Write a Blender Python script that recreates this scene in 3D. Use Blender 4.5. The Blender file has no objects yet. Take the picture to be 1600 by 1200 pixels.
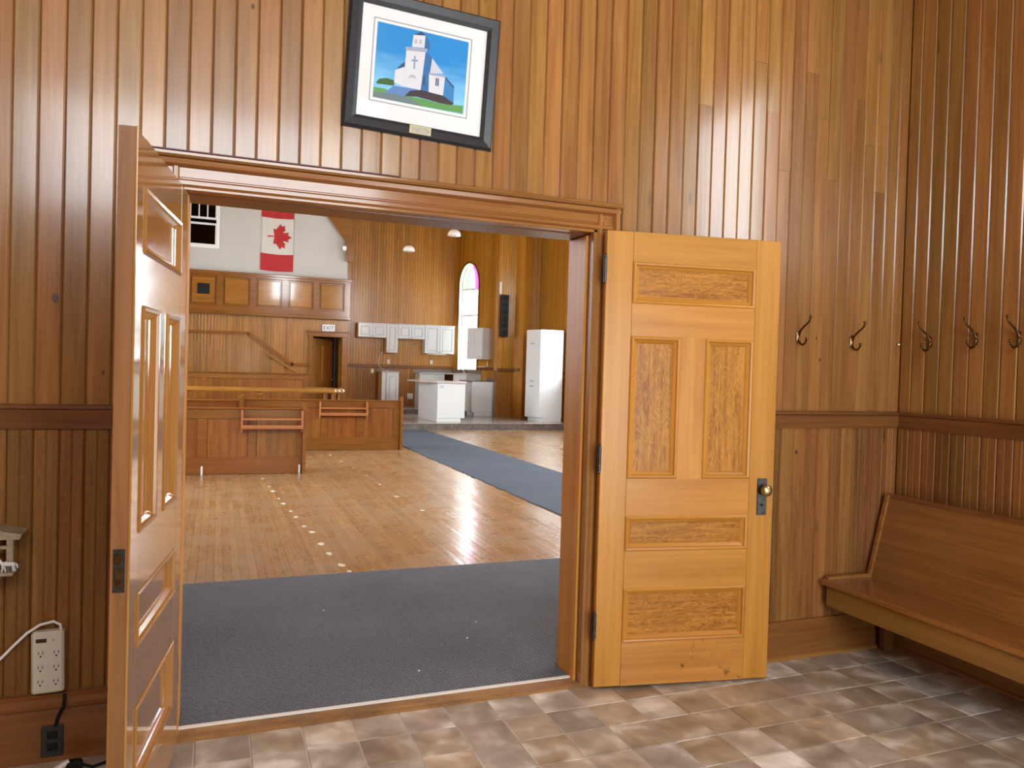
import bpy, bmesh, math, random
from mathutils import Vector, Matrix
from mathutils.geometry import tessellate_polygon

random.seed(11)
S = bpy.context.scene
C = S.collection
PI = math.pi

# ------------------------------------------------------------------ camera
F_PX = 1181.0
YAW, PITCH, ROLL, EYE = 0.3715, -0.0176, 0.0287, 1.49
def look_axes():
    f = Vector((math.sin(YAW) * math.cos(PITCH), math.cos(YAW) * math.cos(PITCH), math.sin(PITCH)))
    r = Vector((math.cos(YAW), -math.sin(YAW), 0))
    u = r.cross(f)
    c, s = math.cos(ROLL), math.sin(ROLL)
    return c * r + s * u, -s * r + c * u, f
r_, u_, f_ = look_axes()
cd = bpy.data.cameras.new('camera')
cd.sensor_fit = 'HORIZONTAL'
cd.sensor_width = 36.0
cd.lens = 36.0 * F_PX / 1600.0
cd.clip_start, cd.clip_end = 0.05, 200
cam = bpy.data.objects.new('camera', cd)
C.objects.link(cam)
m = Matrix.Identity(4)
for i in range(3):
    m[i][0], m[i][1], m[i][2] = r_[i], u_[i], -f_[i]
m[2][3] = EYE
cam.matrix_world = m
S.camera = cam

# ------------------------------------------------------------------ world, exposure
S.view_settings.view_transform = 'Standard'
S.view_settings.look = 'None'
S.view_settings.gamma = 1.0
S.view_settings.use_curve_mapping = False
S.view_settings.exposure = 0.0
try:
    S.cycles.use_denoising = True
    S.cycles.denoiser = 'OPENIMAGEDENOISE'
    S.cycles.max_bounces = 10
    S.cycles.diffuse_bounces = 6
    S.cycles.glossy_bounces = 5
    S.cycles.transmission_bounces = 6
    S.cycles.transparent_max_bounces = 12
    S.cycles.sample_clamp_indirect = 6.0
    S.cycles.caustics_reflective = False
    S.cycles.caustics_refractive = False
except Exception:
    pass
W = bpy.data.worlds.new('overcast_sky')
S.world = W
W.use_nodes = True
W.node_tree.nodes['Background'].inputs[0].default_value = (0.87, 0.95, 1.0, 1)
W.node_tree.nodes['Background'].inputs[1].default_value = 4.0

def area(name, loc, direction, sx, sy, power, col=(0.87, 0.955, 1.0)):
    """Daylight arriving at one window or open doorway; sits just outside the opening."""
    l = bpy.data.lights.new(name, 'AREA')
    l.shape = 'RECTANGLE'
    l.size, l.size_y = sx, sy
    l.energy = power
    l.color = col
    o = bpy.data.objects.new(name, l)
    C.objects.link(o)
    o.location = loc
    o.rotation_euler = Vector(direction).to_track_quat('-Z', 'Y').to_euler()
    return o

# daylight through the nave windows (power per window), then the foyer's own openings
NAVE_P, FOY_P = 560.0, 105.0
NAVE_RIGHT_Y = (17.55, 14.0, 10.4, 6.8)
NAVE_LEFT_Y = (16.6, 12.6, 8.6)
for yy in NAVE_RIGHT_Y:
    area('window_daylight', (9.15, yy, 3.1), (-1, 0, -0.12), 1.4, 3.4, NAVE_P * (0.42 if yy > 17 else 1.0))
for yy in NAVE_LEFT_Y:
    area('window_daylight', (-2.85, yy, 3.1), (1, 0, -0.12), 1.4, 3.4, NAVE_P * 0.8)
area('window_daylight', (7.62, 22.35, 3.1), (-0.907, -0.421, -0.1), 0.9, 3.3, NAVE_P * 0.42)
area('window_daylight', (2.75, 2.95, 5.2), (0, 1, -0.12), 1.0, 1.5, NAVE_P * 0.22)
area('window_daylight', (6.6, 2.95, 4.6), (0, 1, -0.12), 1.8, 2.6, NAVE_P * 1.0)
area('doorway_daylight', (2.15, -2.12, 1.15), (0.0, 1, 0.0), 1.7, 2.2, FOY_P * 1.1)
area('window_daylight', (0.0, -2.12, 3.5), (0, 1, -0.15), 3.3, 1.05, FOY_P * 1.15)
area('window_daylight', (3.85, 1.40, 2.9), (-1, 0, -0.1), 1.1, 1.4, FOY_P * 0.45)

# ------------------------------------------------------------------ materials
def new_mat(name):
    mt = bpy.data.materials.new(name)
    mt.use_nodes = True
    nt = mt.node_tree
    return mt, nt, nt.nodes['Principled BSDF']

def plain(name, col, rough=0.5, metal=0.0, coat=0.0, noise=0.0, nscale=20, bump=0.0, spec=None):
    mt, nt, p = new_mat(name)
    p.inputs['Base Color'].default_value = (*col, 1)
    p.inputs['Roughness'].default_value = rough
    p.inputs['Metallic'].default_value = metal
    p.inputs['Coat Weight'].default_value = coat
    p.inputs['Coat Roughness'].default_value = 0.1
    if spec is not None:
        p.inputs['Specular IOR Level'].default_value = spec
    if noise or bump:
        tc = nt.nodes.new('ShaderNodeTexCoord')
        n = nt.nodes.new('ShaderNodeTexNoise')
        n.inputs['Scale'].default_value = nscale
        n.inputs['Detail'].default_value = 5
        nt.links.new(tc.outputs['Object'], n.inputs['Vector'])
        if noise:
            r = nt.nodes.new('ShaderNodeValToRGB')
            r.color_ramp.elements[0].position = 0.3
            r.color_ramp.elements[1].position = 0.7
            r.color_ramp.elements[0].color = (*[c * (1 - noise) for c in col], 1)
            r.color_ramp.elements[1].color = (*[min(1, c * (1 + noise)) for c in col], 1)
            nt.links.new(n.outputs['Fac'], r.inputs['Fac'])
            nt.links.new(r.outputs['Color'], p.inputs['Base Color'])
        if bump:
            b = nt.nodes.new('ShaderNodeBump')
            b.inputs['Strength'].default_value = bump
            b.inputs['Distance'].default_value = 0.01
            nt.links.new(n.outputs['Fac'], b.inputs['Height'])
            nt.links.new(b.outputs['Normal'], p.inputs['Normal'])
    return mt

def math_node(nt, op, a, b=None, c=None):
    n = nt.nodes.new('ShaderNodeMath')
    n.operation = op
    for i, v in enumerate((a, b, c)):
        if v is None:
            continue
        if isinstance(v, (int, float)):
            n.inputs[i].default_value = v
        else:
            nt.links.new(v, n.inputs[i])
    return n.outputs[0]

def wood(name, dark, light, axis='z', rough=0.3, coat=0.3, var=0.25, hue=0.012, figure=0.0, scale=1.0, knots=0.0, bump=0.06,
         stripes=None, stripe_var=0.3, worn=None, speck=None, groove=0.45, spec=0.35):
    """Varnished wood. Grain runs along axis; each object takes its own shade; 'stripes' = (direction, pitch) draws far-off boards."""
    mt, nt, p = new_mat(name)
    L = nt.links.new
    tc = nt.nodes.new('ShaderNodeTexCoord')
    oi = nt.nodes.new('ShaderNodeObjectInfo')
    off = nt.nodes.new('ShaderNodeVectorMath')
    off.operation = 'MULTIPLY_ADD'
    comb = nt.nodes.new('ShaderNodeCombineXYZ')
    for k, w_ in zip('XYZ', (13.1, 7.7, 29.3)):
        L(math_node(nt, 'MULTIPLY', oi.outputs['Random'], w_), comb.inputs[k])
    add = nt.nodes.new('ShaderNodeVectorMath')
    add.operation = 'ADD'
    L(tc.outputs['Object'], add.inputs[0])
    shade = oi.outputs['Random']
    groove_h = None
    if stripes:
        d, pitch = stripes
        dot = nt.nodes.new('ShaderNodeVectorMath')
        dot.operation = 'DOT_PRODUCT'
        L(tc.outputs['Object'], dot.inputs[0])
        dot.inputs[1].default_value = d
        q = math_node(nt, 'DIVIDE', dot.outputs['Value'], pitch)
        fl = math_node(nt, 'FLOOR', q)
        wn = nt.nodes.new('ShaderNodeTexWhiteNoise')
        wn.noise_dimensions = '1D'
        L(fl, wn.inputs['W'])
        shade = wn.outputs['Value']
        fr = math_node(nt, 'SUBTRACT', q, fl)
        e = math_node(nt, 'ABSOLUTE', math_node(nt, 'SUBTRACT', fr, 0.5))
        groove_h = math_node(nt, 'SMOOTH_MIN', math_node(nt, 'MULTIPLY', math_node(nt, 'SUBTRACT', 0.5, e), 9.0), 1.0, 0.2)
        cb2 = nt.nodes.new('ShaderNodeCombineXYZ')
        for k, w_ in zip('XYZ', (17.3, 9.1, 31.7)):
            L(math_node(nt, 'MULTIPLY', shade, w_), cb2.inputs[k])
        L(cb2.outputs[0], add.inputs[1])
    else:
        L(comb.outputs[0], add.inputs[1])
    mp = nt.nodes.new('ShaderNodeMapping')
    sc = {'x': (1.4, 22, 22), 'y': (22, 1.4, 22), 'z': (22, 22, 1.4)}[axis]
    mp.inputs['Scale'].default_value = [v * scale for v in sc]
    L(add.outputs[0], mp.inputs['Vector'])
    n1 = nt.nodes.new('ShaderNodeTexNoise')
    n1.inputs['Scale'].default_value = 1.0
    n1.inputs['Detail'].default_value = 7
    n1.inputs['Roughness'].default_value = 0.62
    n1.inputs['Distortion'].default_value = 0.6 + figure
    L(mp.outputs[0], n1.inputs['Vector'])
    mp2 = nt.nodes.new('ShaderNodeMapping')
    k2 = 5.0
    sc2 = {'x': (0.5, 30, 30), 'y': (30, 0.5, 30), 'z': (30, 30, 0.5)}[axis]
    mp2.inputs['Scale'].default_value = [v * scale * k2 / 2 for v in sc2]
    L(add.outputs[0], mp2.inputs['Vector'])
    n2 = nt.nodes.new('ShaderNodeTexNoise')
    n2.inputs['Scale'].default_value = 1.0
    n2.inputs['Detail'].default_value = 3
    L(mp2.outputs[0], n2.inputs['Vector'])
    mixv = math_node(nt, 'ADD', math_node(nt, 'MULTIPLY', n1.outputs['Fac'], 0.72), math_node(nt, 'MULTIPLY', n2.outputs['Fac'], 0.28))
    if figure:
        mp3 = nt.nodes.new('ShaderNodeMapping')
        s3 = {'x': (4, 16, 16), 'y': (16, 4, 16), 'z': (16, 16, 4)}[axis]
        mp3.inputs['Scale'].default_value = s3
        L(add.outputs[0], mp3.inputs['Vector'])
        n3 = nt.nodes.new('ShaderNodeTexNoise')
        n3.inputs['Scale'].default_value = 1.1
        n3.inputs['Detail'].default_value = 2
        n3.inputs['Distortion'].default_value = 2.5
        L(mp3.outputs[0], n3.inputs['Vector'])
        ripple = math_node(nt, 'SINE', math_node(nt, 'MULTIPLY', n3.outputs['Fac'], 46.0))
        mixv = math_node(nt, 'ADD', math_node(nt, 'MULTIPLY', mixv, 1.0), math_node(nt, 'MULTIPLY', ripple, 0.07 * figure))
    ramp = nt.nodes.new('ShaderNodeValToRGB')
    ramp.color_ramp.elements[0].position = 0.30
    ramp.color_ramp.elements[1].position = 0.68
    ramp.color_ramp.elements[0].color = (*dark, 1)
    ramp.color_ramp.elements[1].color = (*light, 1)
    L(mixv, ramp.inputs['Fac'])
    hsv = nt.nodes.new('ShaderNodeHueSaturation')
    v = stripe_var if stripes else var
    wn2 = nt.nodes.new('ShaderNodeTexWhiteNoise')
    wn2.noise_dimensions = '1D'
    L(math_node(nt, 'MULTIPLY', shade, 917.0), wn2.inputs['W'])
    L(math_node(nt, 'MULTIPLY_ADD', wn2.outputs['Value'], v * 2, 1.0 - v), hsv.inputs['Value'])
    L(math_node(nt, 'MULTIPLY_ADD', shade, hue * 2, 0.5 - hue), hsv.inputs['Hue'])
    L(ramp.outputs['Color'], hsv.inputs['Color'])
    col = hsv.outputs['Color']
    if knots:
        vo = nt.nodes.new('ShaderNodeTexVoronoi')
        mpk = nt.nodes.new('ShaderNodeMapping')
        sk = {'x': (1.5, 6, 6), 'y': (6, 1.5, 6), 'z': (6, 6, 1.5)}[axis]
        mpk.inputs['Scale'].default_value = sk
        L(add.outputs[0], mpk.inputs['Vector'])
        L(mpk.outputs[0], vo.inputs['Vector'])
        vo.inputs['Scale'].default_value = 1.0
        rk = nt.nodes.new('ShaderNodeValToRGB')
        rk.color_ramp.elements[0].position = 0.02
        rk.color_ramp.elements[1].position = 0.09
        rk.color_ramp.elements[0].color = (1 - knots, 1 - knots, 1 - knots, 1)
        rk.color_ramp.elements[1].color = (1, 1, 1, 1)
        L(vo.outputs['Distance'], rk.inputs['Fac'])
        mk = nt.nodes.new('ShaderNodeMixRGB')
        mk.blend_type = 'MULTIPLY'
        mk.inputs['Fac'].default_value = 1
        L(col, mk.inputs['Color1'])
        L(rk.outputs['Color'], mk.inputs['Color2'])
        col = mk.outputs['Color']
    rsock = None
    if worn or speck:
        wcol, wscale, wamt = worn or speck
        nw = nt.nodes.new('ShaderNodeTexNoise')
        nw.inputs['Scale'].default_value = wscale
        nw.inputs['Detail'].default_value = 6
        nw.inputs['Roughness'].default_value = 0.65
        gp = nt.nodes.new('ShaderNodeNewGeometry')
        L(gp.outputs['Position'], nw.inputs['Vector'])
        rw = nt.nodes.new('ShaderNodeValToRGB')
        rw.color_ramp.elements[0].position = 0.46 if worn else 0.62
        rw.color_ramp.elements[1].position = 0.66 if worn else 0.68
        rw.color_ramp.elements[0].color = (0, 0, 0, 1)
        rw.color_ramp.elements[1].color = (wamt, wamt, wamt, 1)
        L(nw.outputs['Fac'], rw.inputs['Fac'])
        mw = nt.nodes.new('ShaderNodeMixRGB')
        L(rw.outputs['Color'], mw.inputs['Fac'])
        L(col, mw.inputs['Color1'])
        mw.inputs['Color2'].default_value = (*wcol, 1)
        col = mw.outputs['Color']
        if worn:
            rsock = math_node(nt, 'MULTIPLY_ADD', nw.outputs['Fac'], 0.20, rough - 0.10)
    if groove_h is not None and groove:
        mg = nt.nodes.new('ShaderNodeMixRGB')
        mg.blend_type = 'MULTIPLY'
        mg.inputs['Fac'].default_value = groove
        L(col, mg.inputs['Color1'])
        cg = nt.nodes.new('ShaderNodeCombineXYZ')
        for k in 'XYZ':
            L(groove_h, cg.inputs[k])
        L(cg.outputs[0], mg.inputs['Color2'])
        col = mg.outputs['Color']
    L(col, p.inputs['Base Color'])
    p.inputs['Roughness'].default_value = rough
    if rsock is not None:
        L(rsock, p.inputs['Roughness'])
    p.inputs['Coat Weight'].default_value = coat
    p.inputs['Coat Roughness'].default_value = max(0.05, rough * 0.5)
    p.inputs['Specular IOR Level'].default_value = spec
    b = nt.nodes.new('ShaderNodeBump')
    b.inputs['Strength'].default_value = bump
    b.inputs['Distance'].default_value = 0.01
    h = mixv
    if groove_h is not None:
        h = math_node(nt, 'ADD', math_node(nt, 'MULTIPLY', groove_h, 2.5), math_node(nt, 'MULTIPLY', mixv, 0.3))
    L(h, b.inputs['Height'])
    L(b.outputs['Normal'], p.inputs['Normal'])
    return mt

MT = {}
MT['board'] = wood('varnished_board', (0.198, 0.083, 0.020), (0.37, 0.180, 0.052), 'z', 0.24, 0.4, 0.18, 0.007, knots=0.5, spec=0.5)
MT['wainscot'] = wood('wainscot_board', (0.135, 0.048, 0.011), (0.300, 0.128, 0.034), 'z', 0.40, 0.08, 0.22, 0.008, knots=0.6, figure=0.5, scale=0.8)
MT['trim_x'] = wood('trim_wood', (0.20, 0.080, 0.019), (0.36, 0.165, 0.046), 'x', 0.20, 0.5, 0.10, 0.005)
MT['trim_y'] = wood('trim_wood_side', (0.19, 0.072, 0.02), (0.33, 0.145, 0.042), 'y', 0.28, 0.4, 0.10, 0.006)
MT['rail_x'] = wood('chair_rail_wood', (0.105, 0.036, 0.011), (0.22, 0.085, 0.025), 'x', 0.3, 0.4, 0.06, 0.004)
MT['rail_y'] = wood('chair_rail_wood_side', (0.105, 0.036, 0.011), (0.22, 0.085, 0.025), 'y', 0.3, 0.4, 0.06, 0.004)
MT['trim_z'] = wood('trim_wood_upright', (0.22, 0.090, 0.022), (0.38, 0.178, 0.050), 'z', 0.25, 0.3, 0.10, 0.005)
MT['door_z'] = wood('door_stile_wood', (0.36, 0.138, 0.016), (0.57, 0.262, 0.046), 'z', 0.36, 0.08, 0.06, 0.003, scale=0.5, spec=0.28)
MT['door_x'] = wood('door_rail_wood', (0.36, 0.138, 0.016), (0.57, 0.262, 0.046), 'x', 0.36, 0.08, 0.06, 0.003, scale=0.5, spec=0.28)
MT['door_low'] = wood('door_bottom_rail_wood', (0.36, 0.136, 0.019), (0.55, 0.252, 0.050), 'x', 0.34, 0.12, 0.05, 0.004, scale=0.8,
                      speck=((0.10, 0.035, 0.01), 11.0, 0.85))
MT['door_pz'] = wood('door_panel_wood', (0.23, 0.082, 0.009), (0.50, 0.218, 0.034), 'z', 0.36, 0.05, 0.05, 0.002, figure=1.4, spec=0.2)
MT['door_px'] = wood('door_panel_wood_flat', (0.23, 0.082, 0.009), (0.50, 0.218, 0.034), 'x', 0.36, 0.05, 0.05, 0.002, figure=1.4, spec=0.2)
MT['gloss_z'] = wood('glossy_stile_wood', (0.27, 0.110, 0.024), (0.40, 0.185, 0.048), 'z', 0.14, 1.0, 0.04, 0.003, scale=0.6, bump=0.010, spec=0.5)
MT['gloss_x'] = wood('glossy_rail_wood', (0.27, 0.110, 0.024), (0.40, 0.185, 0.048), 'x', 0.14, 1.0, 0.04, 0.003, scale=0.6, bump=0.010, spec=0.5)
MT['gloss_p'] = wood('glossy_panel_wood', (0.23, 0.090, 0.019), (0.37, 0.165, 0.040), 'z', 0.14, 1.0, 0.05, 0.003, figure=0.7, bump=0.010, spec=0.5)
MT['bench'] = wood('bench_wood', (0.19, 0.072, 0.018), (0.34, 0.150, 0.042), 'y', 0.24, 0.5, 0.10, 0.005, knots=0.3)
MT['bench_pine'] = wood('bench_apron_wood', (0.22, 0.105, 0.022), (0.34, 0.175, 0.042), 'y', 0.35, 0.3, 0.08, 0.004, knots=0.7)
MT['pew'] = wood('pew_wood', (0.145, 0.046, 0.006), (0.265, 0.100, 0.015), 'x', 0.34, 0.10, 0.10, 0.006, spec=0.3)
MT['pew_panel'] = wood('pew_panel_wood', (0.13, 0.041, 0.006), (0.30, 0.112, 0.017), 'z', 0.34, 0.10, 0.12, 0.008, figure=0.8, scale=0.5, spec=0.3)
MT['rack'] = plain('orange_brown_rack_paint', (0.40, 0.145, 0.050), 0.45, 0, 0.1, 0.12, 30)
MT['rail_oak'] = wood('communion_rail_wood', (0.25, 0.105, 0.018), (0.40, 0.190, 0.040), 'x', 0.2, 0.5, 0.06, 0.004)
MT['plank'] = wood('floor_plank_wood', (0.270, 0.140, 0.054), (0.43, 0.250, 0.105), 'y', 0.28, 0.3, 0.13, 0.005, worn=((0.37, 0.275, 0.170), 2.3, 0.6), bump=0.05, spec=0.6)
MT['floor_far'] = wood('floor_wood', (0.285, 0.150, 0.058), (0.45, 0.265, 0.112), 'y', 0.34, 0.2, stripes=((1, 0, 0), 0.058), stripe_var=0.13, spec=0.5)
NW_D, NW_L = (0.33, 0.135, 0.012), (0.53, 0.245, 0.027)
def nave_board(name, d, dark=NW_D, light=NW_L, pitch=0.083, sv=0.16, rough=0.30):
    return wood(name, dark, light, 'z', rough, 0.15, hue=0.004, stripes=(d, pitch), stripe_var=sv, groove=0.5, bump=0.25)
MT['nave_x'] = nave_board('nave_boards', (1, 0, 0))
MT['nave_y'] = nave_board('nave_side_boards', (0, 1, 0))
MT['nave_d'] = nave_board('nave_angled_boards', (0.42, -0.906, 0))
MT['nave_wx'] = nave_board('nave_wainscot', (1, 0, 0), (0.21, 0.082, 0.012), (0.40, 0.172, 0.032), 0.075, 0.17, 0.22)
MT['nave_wy'] = nave_board('nave_side_wainscot', (0, 1, 0), (0.21, 0.082, 0.012), (0.40, 0.172, 0.032), 0.075, 0.17, 0.22)
MT['nave_wd'] = nave_board('nave_angled_wainscot', (0.42, -0.906, 0), (0.21, 0.082, 0.012), (0.40, 0.172, 0.032), 0.075, 0.17, 0.22)
MT['gallery'] = wood('gallery_wood', (0.145, 0.049, 0.008), (0.27, 0.106, 0.019), 'x', 0.18, 0.5, 0.06, 0.004)
MT['gallery_panel'] = wood('gallery_panel_wood', (0.22, 0.084, 0.013), (0.38, 0.165, 0.030), 'x', 0.12, 0.6, 0.08, 0.004, figure=0.5)
MT['ceil'] = wood('ceiling_boards', (0.24, 0.10, 0.03), (0.38, 0.19, 0.07), 'y', 0.4, 0.2, stripes=((1, 0, 0), 0.09), stripe_var=0.15)
MT['plaster'] = plain('white_plaster', (0.50, 0.48, 0.44), 0.8, noise=0.03, nscale=1.5, bump=0.03)
MT['white'] = plain('white_paint', (0.80, 0.81, 0.80), 0.4)
MT['lam'] = plain('white_cabinet_laminate', (0.74, 0.78, 0.80), 0.3, coat=0.2)
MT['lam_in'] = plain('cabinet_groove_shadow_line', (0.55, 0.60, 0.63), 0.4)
MT['counter'] = plain('countertop_laminate', (0.62, 0.58, 0.55), 0.25, coat=0.3, noise=0.12, nscale=40)
MT['counter_dark'] = plain('dark_countertop_edge', (0.16, 0.13, 0.12), 0.25, coat=0.3, noise=0.15, nscale=30)
MT['steel'] = plain('brushed_steel', (0.55, 0.55, 0.55), 0.3, 1.0)
MT['chrome'] = plain('chrome', (0.8, 0.8, 0.8), 0.1, 1.0)
MT['plastic'] = plain('cream_plastic', (0.62, 0.61, 0.52), 0.4)
MT['white_plastic'] = plain('white_plastic', (0.82, 0.82, 0.78), 0.4)
MT['socket'] = plain('dark_socket_slot', (0.03, 0.035, 0.04), 0.5)
MT['switch'] = plain('maroon_rocker', (0.05, 0.012, 0.012), 0.35)
MT['outlet'] = plain('blackish_outlet_plastic', (0.022, 0.028, 0.027), 0.4)
MT['black'] = plain('black_plastic', (0.010, 0.010, 0.011), 0.7, spec=0.2)
MT['speaker'] = plain('speaker_grille_grey', (0.035, 0.033, 0.032), 0.8, spec=0.2)
MT['iron'] = plain('aged_dark_metal', (0.07, 0.065, 0.06), 0.38, 0.8, noise=0.4, nscale=60)
MT['bronze'] = plain('antique_bronze', (0.17, 0.105, 0.045), 0.28, 1.0, noise=0.4, nscale=50)
MT['brass'] = plain('tarnished_brass', (0.42, 0.34, 0.16), 0.34, 1.0, noise=0.2, nscale=25)
MT['pewter'] = plain('plaque_metal', (0.36, 0.32, 0.25), 0.55, 0.6, noise=0.15, nscale=60)
MT['frame_black'] = plain('black_picture_frame', (0.022, 0.024, 0.028), 0.38, noise=0.2, nscale=40)
MT['mat_board'] = plain('white_mat_board', (0.78, 0.78, 0.78), 0.8)
MT['mat_line'] = plain('grey_mat_bevel', (0.30, 0.32, 0.36), 0.7)
MT['red'] = plain('flag_red_cloth', (0.40, 0.016, 0.018), 0.75, noise=0.12, nscale=9)
MT['flag_white'] = plain('flag_white_cloth', (0.58, 0.55, 0.50), 0.75)
MT['maroon'] = plain('dark_maroon_tape', (0.10, 0.018, 0.022), 0.4)
MT['door_edge'] = wood('door_edge_wood', (0.17, 0.068, 0.022), (0.30, 0.135, 0.048), 'z', 0.4, 0.1, 0.05, 0.004)  # reddish brown wood for the left leaf's leading edge
MT['base_x'] = wood('baseboard_wood', (0.145, 0.050, 0.012), (0.255, 0.100, 0.026), 'x', 0.3, 0.3, 0.06, 0.004)
MT['knot'] = plain('dark_knot', (0.085, 0.028, 0.008), 0.35, noise=0.4, nscale=120)
MT['void'] = plain('unlit_room_black', (0.006, 0.006, 0.006), 0.8)  # near-black colour stands in for the darkness of unlit rooms
MT['tan'] = plain('shelf_whitewashed_wood', (0.30, 0.24, 0.15), 0.6, noise=0.25, nscale=40)
MT['figurine'] = plain('white_ceramic', (0.62, 0.62, 0.60), 0.3)
MT['blue_ceramic'] = plain('blue_ceramic', (0.04, 0.07, 0.12), 0.3)
MT['threshold'] = wood('threshold_wood', (0.16, 0.080, 0.028), (0.46, 0.255, 0.095), 'x', 0.42, 0.15, 0.05, 0.004, worn=((0.13, 0.075, 0.04), 3.5, 0.8))
MT['alu'] = plain('pale_carpet_edging', (0.80, 0.78, 0.72), 0.45)
MT['paint_fleck'] = plain('worn_white_paint', (0.72, 0.66, 0.52), 0.5)
MT['platform'] = plain('grey_laminate_platform', (0.33, 0.29, 0.26), 0.22, coat=0.3, noise=0.18, nscale=3)
MT['riser'] = plain('dark_mottled_riser', (0.14, 0.115, 0.10), 0.5, noise=0.4, nscale=12)
MT['globe'] = plain('opal_glass', (0.78, 0.74, 0.66), 0.3)
MT['pvc'] = plain('white_window_paint', (0.80, 0.80, 0.78), 0.4)
MT['pink'] = plain('grout', (0.62, 0.57, 0.49), 0.8)

def glass(name, tint=(1, 1, 1), mixf=0.12):
    mt, nt, p = new_mat(name)
    tr = nt.nodes.new('ShaderNodeBsdfTransparent')
    tr.inputs[0].default_value = (*tint, 1)
    gl = nt.nodes.new('ShaderNodeBsdfGlossy')
    gl.inputs['Roughness'].default_value = 0.03
    mx = nt.nodes.new('ShaderNodeMixShader')
    mx.inputs[0].default_value = mixf
    nt.links.new(tr.outputs[0], mx.inputs[1])
    nt.links.new(gl.outputs[0], mx.inputs[2])
    nt.links.new(mx.outputs[0], nt.nodes['Material Output'].inputs[0])
    return mt
MT['glass'] = glass('window_glass')
MT['glass_pink'] = glass('pink_stained_glass', (0.85, 0.30, 0.76), 0.04)
MT['glass_dark'] = glass('unlit_window_glass', (0.5, 0.5, 0.5), 0.03)
MT['glass_green'] = glass('pale_green_stained_glass', (0.50, 0.72, 0.54), 0.04)
MT['pic_glass'] = glass('picture_glass', (1, 1, 1), 0.006)

def tile_material():
    mt, nt, p = new_mat('cloudy_brown_tile')
    L = nt.links.new
    tc = nt.nodes.new('ShaderNodeTexCoord')
    oi = nt.nodes.new('ShaderNodeObjectInfo')
    cb = nt.nodes.new('ShaderNodeCombineXYZ')
    for k, w_ in zip('XYZ', (31.0, 57.0, 11.0)):
        L(math_node(nt, 'MULTIPLY', oi.outputs['Random'], w_), cb.inputs[k])
    add = nt.nodes.new('ShaderNodeVectorMath')
    L(tc.outputs['Object'], add.inputs[0])
    L(cb.outputs[0], add.inputs[1])
    n = nt.nodes.new('ShaderNodeTexNoise')
    n.inputs['Scale'].default_value = 6.0
    n.inputs['Detail'].default_value = 2.5
    n.inputs['Roughness'].default_value = 0.5
    n.inputs['Distortion'].default_value = 0.35
    L(add.outputs[0], n.inputs['Vector'])
    r = nt.nodes.new('ShaderNodeValToRGB')
    e = r.color_ramp.elements
    e[0].position, e[0].color = 0.32, (0.300, 0.232, 0.165, 1)
    e[1].position, e[1].color = 0.72, (0.80, 0.76, 0.66, 1)
    k = e.new(0.52)
    k.color = (0.455, 0.370, 0.275, 1)
    L(n.outputs['Fac'], r.inputs['Fac'])
    h = nt.nodes.new('ShaderNodeHueSaturation')
    wn = nt.nodes.new('ShaderNodeTexWhiteNoise')
    wn.noise_dimensions = '1D'
    L(math_node(nt, 'MULTIPLY', oi.outputs['Random'], 513.0), wn.inputs['W'])
    L(math_node(nt, 'MULTIPLY_ADD', wn.outputs['Value'], 0.42, 0.80), h.inputs['Value'])
    L(math_node(nt, 'MULTIPLY_ADD', oi.outputs['Random'], 0.5, 0.65), h.inputs['Saturation'])
    L(r.outputs['Color'], h.inputs['Color'])
    L(h.outputs['Color'], p.inputs['Base Color'])
    p.inputs['Roughness'].default_value = 0.36
    p.inputs['Coat Weight'].default_value = 0.15
    b = nt.nodes.new('ShaderNodeBump')
    b.inputs['Strength'].default_value = 0.06
    L(n.outputs['Fac'], b.inputs['Height'])
    L(b.outputs['Normal'], p.inputs['Normal'])
    return mt
MT['tile'] = tile_material()

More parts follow.
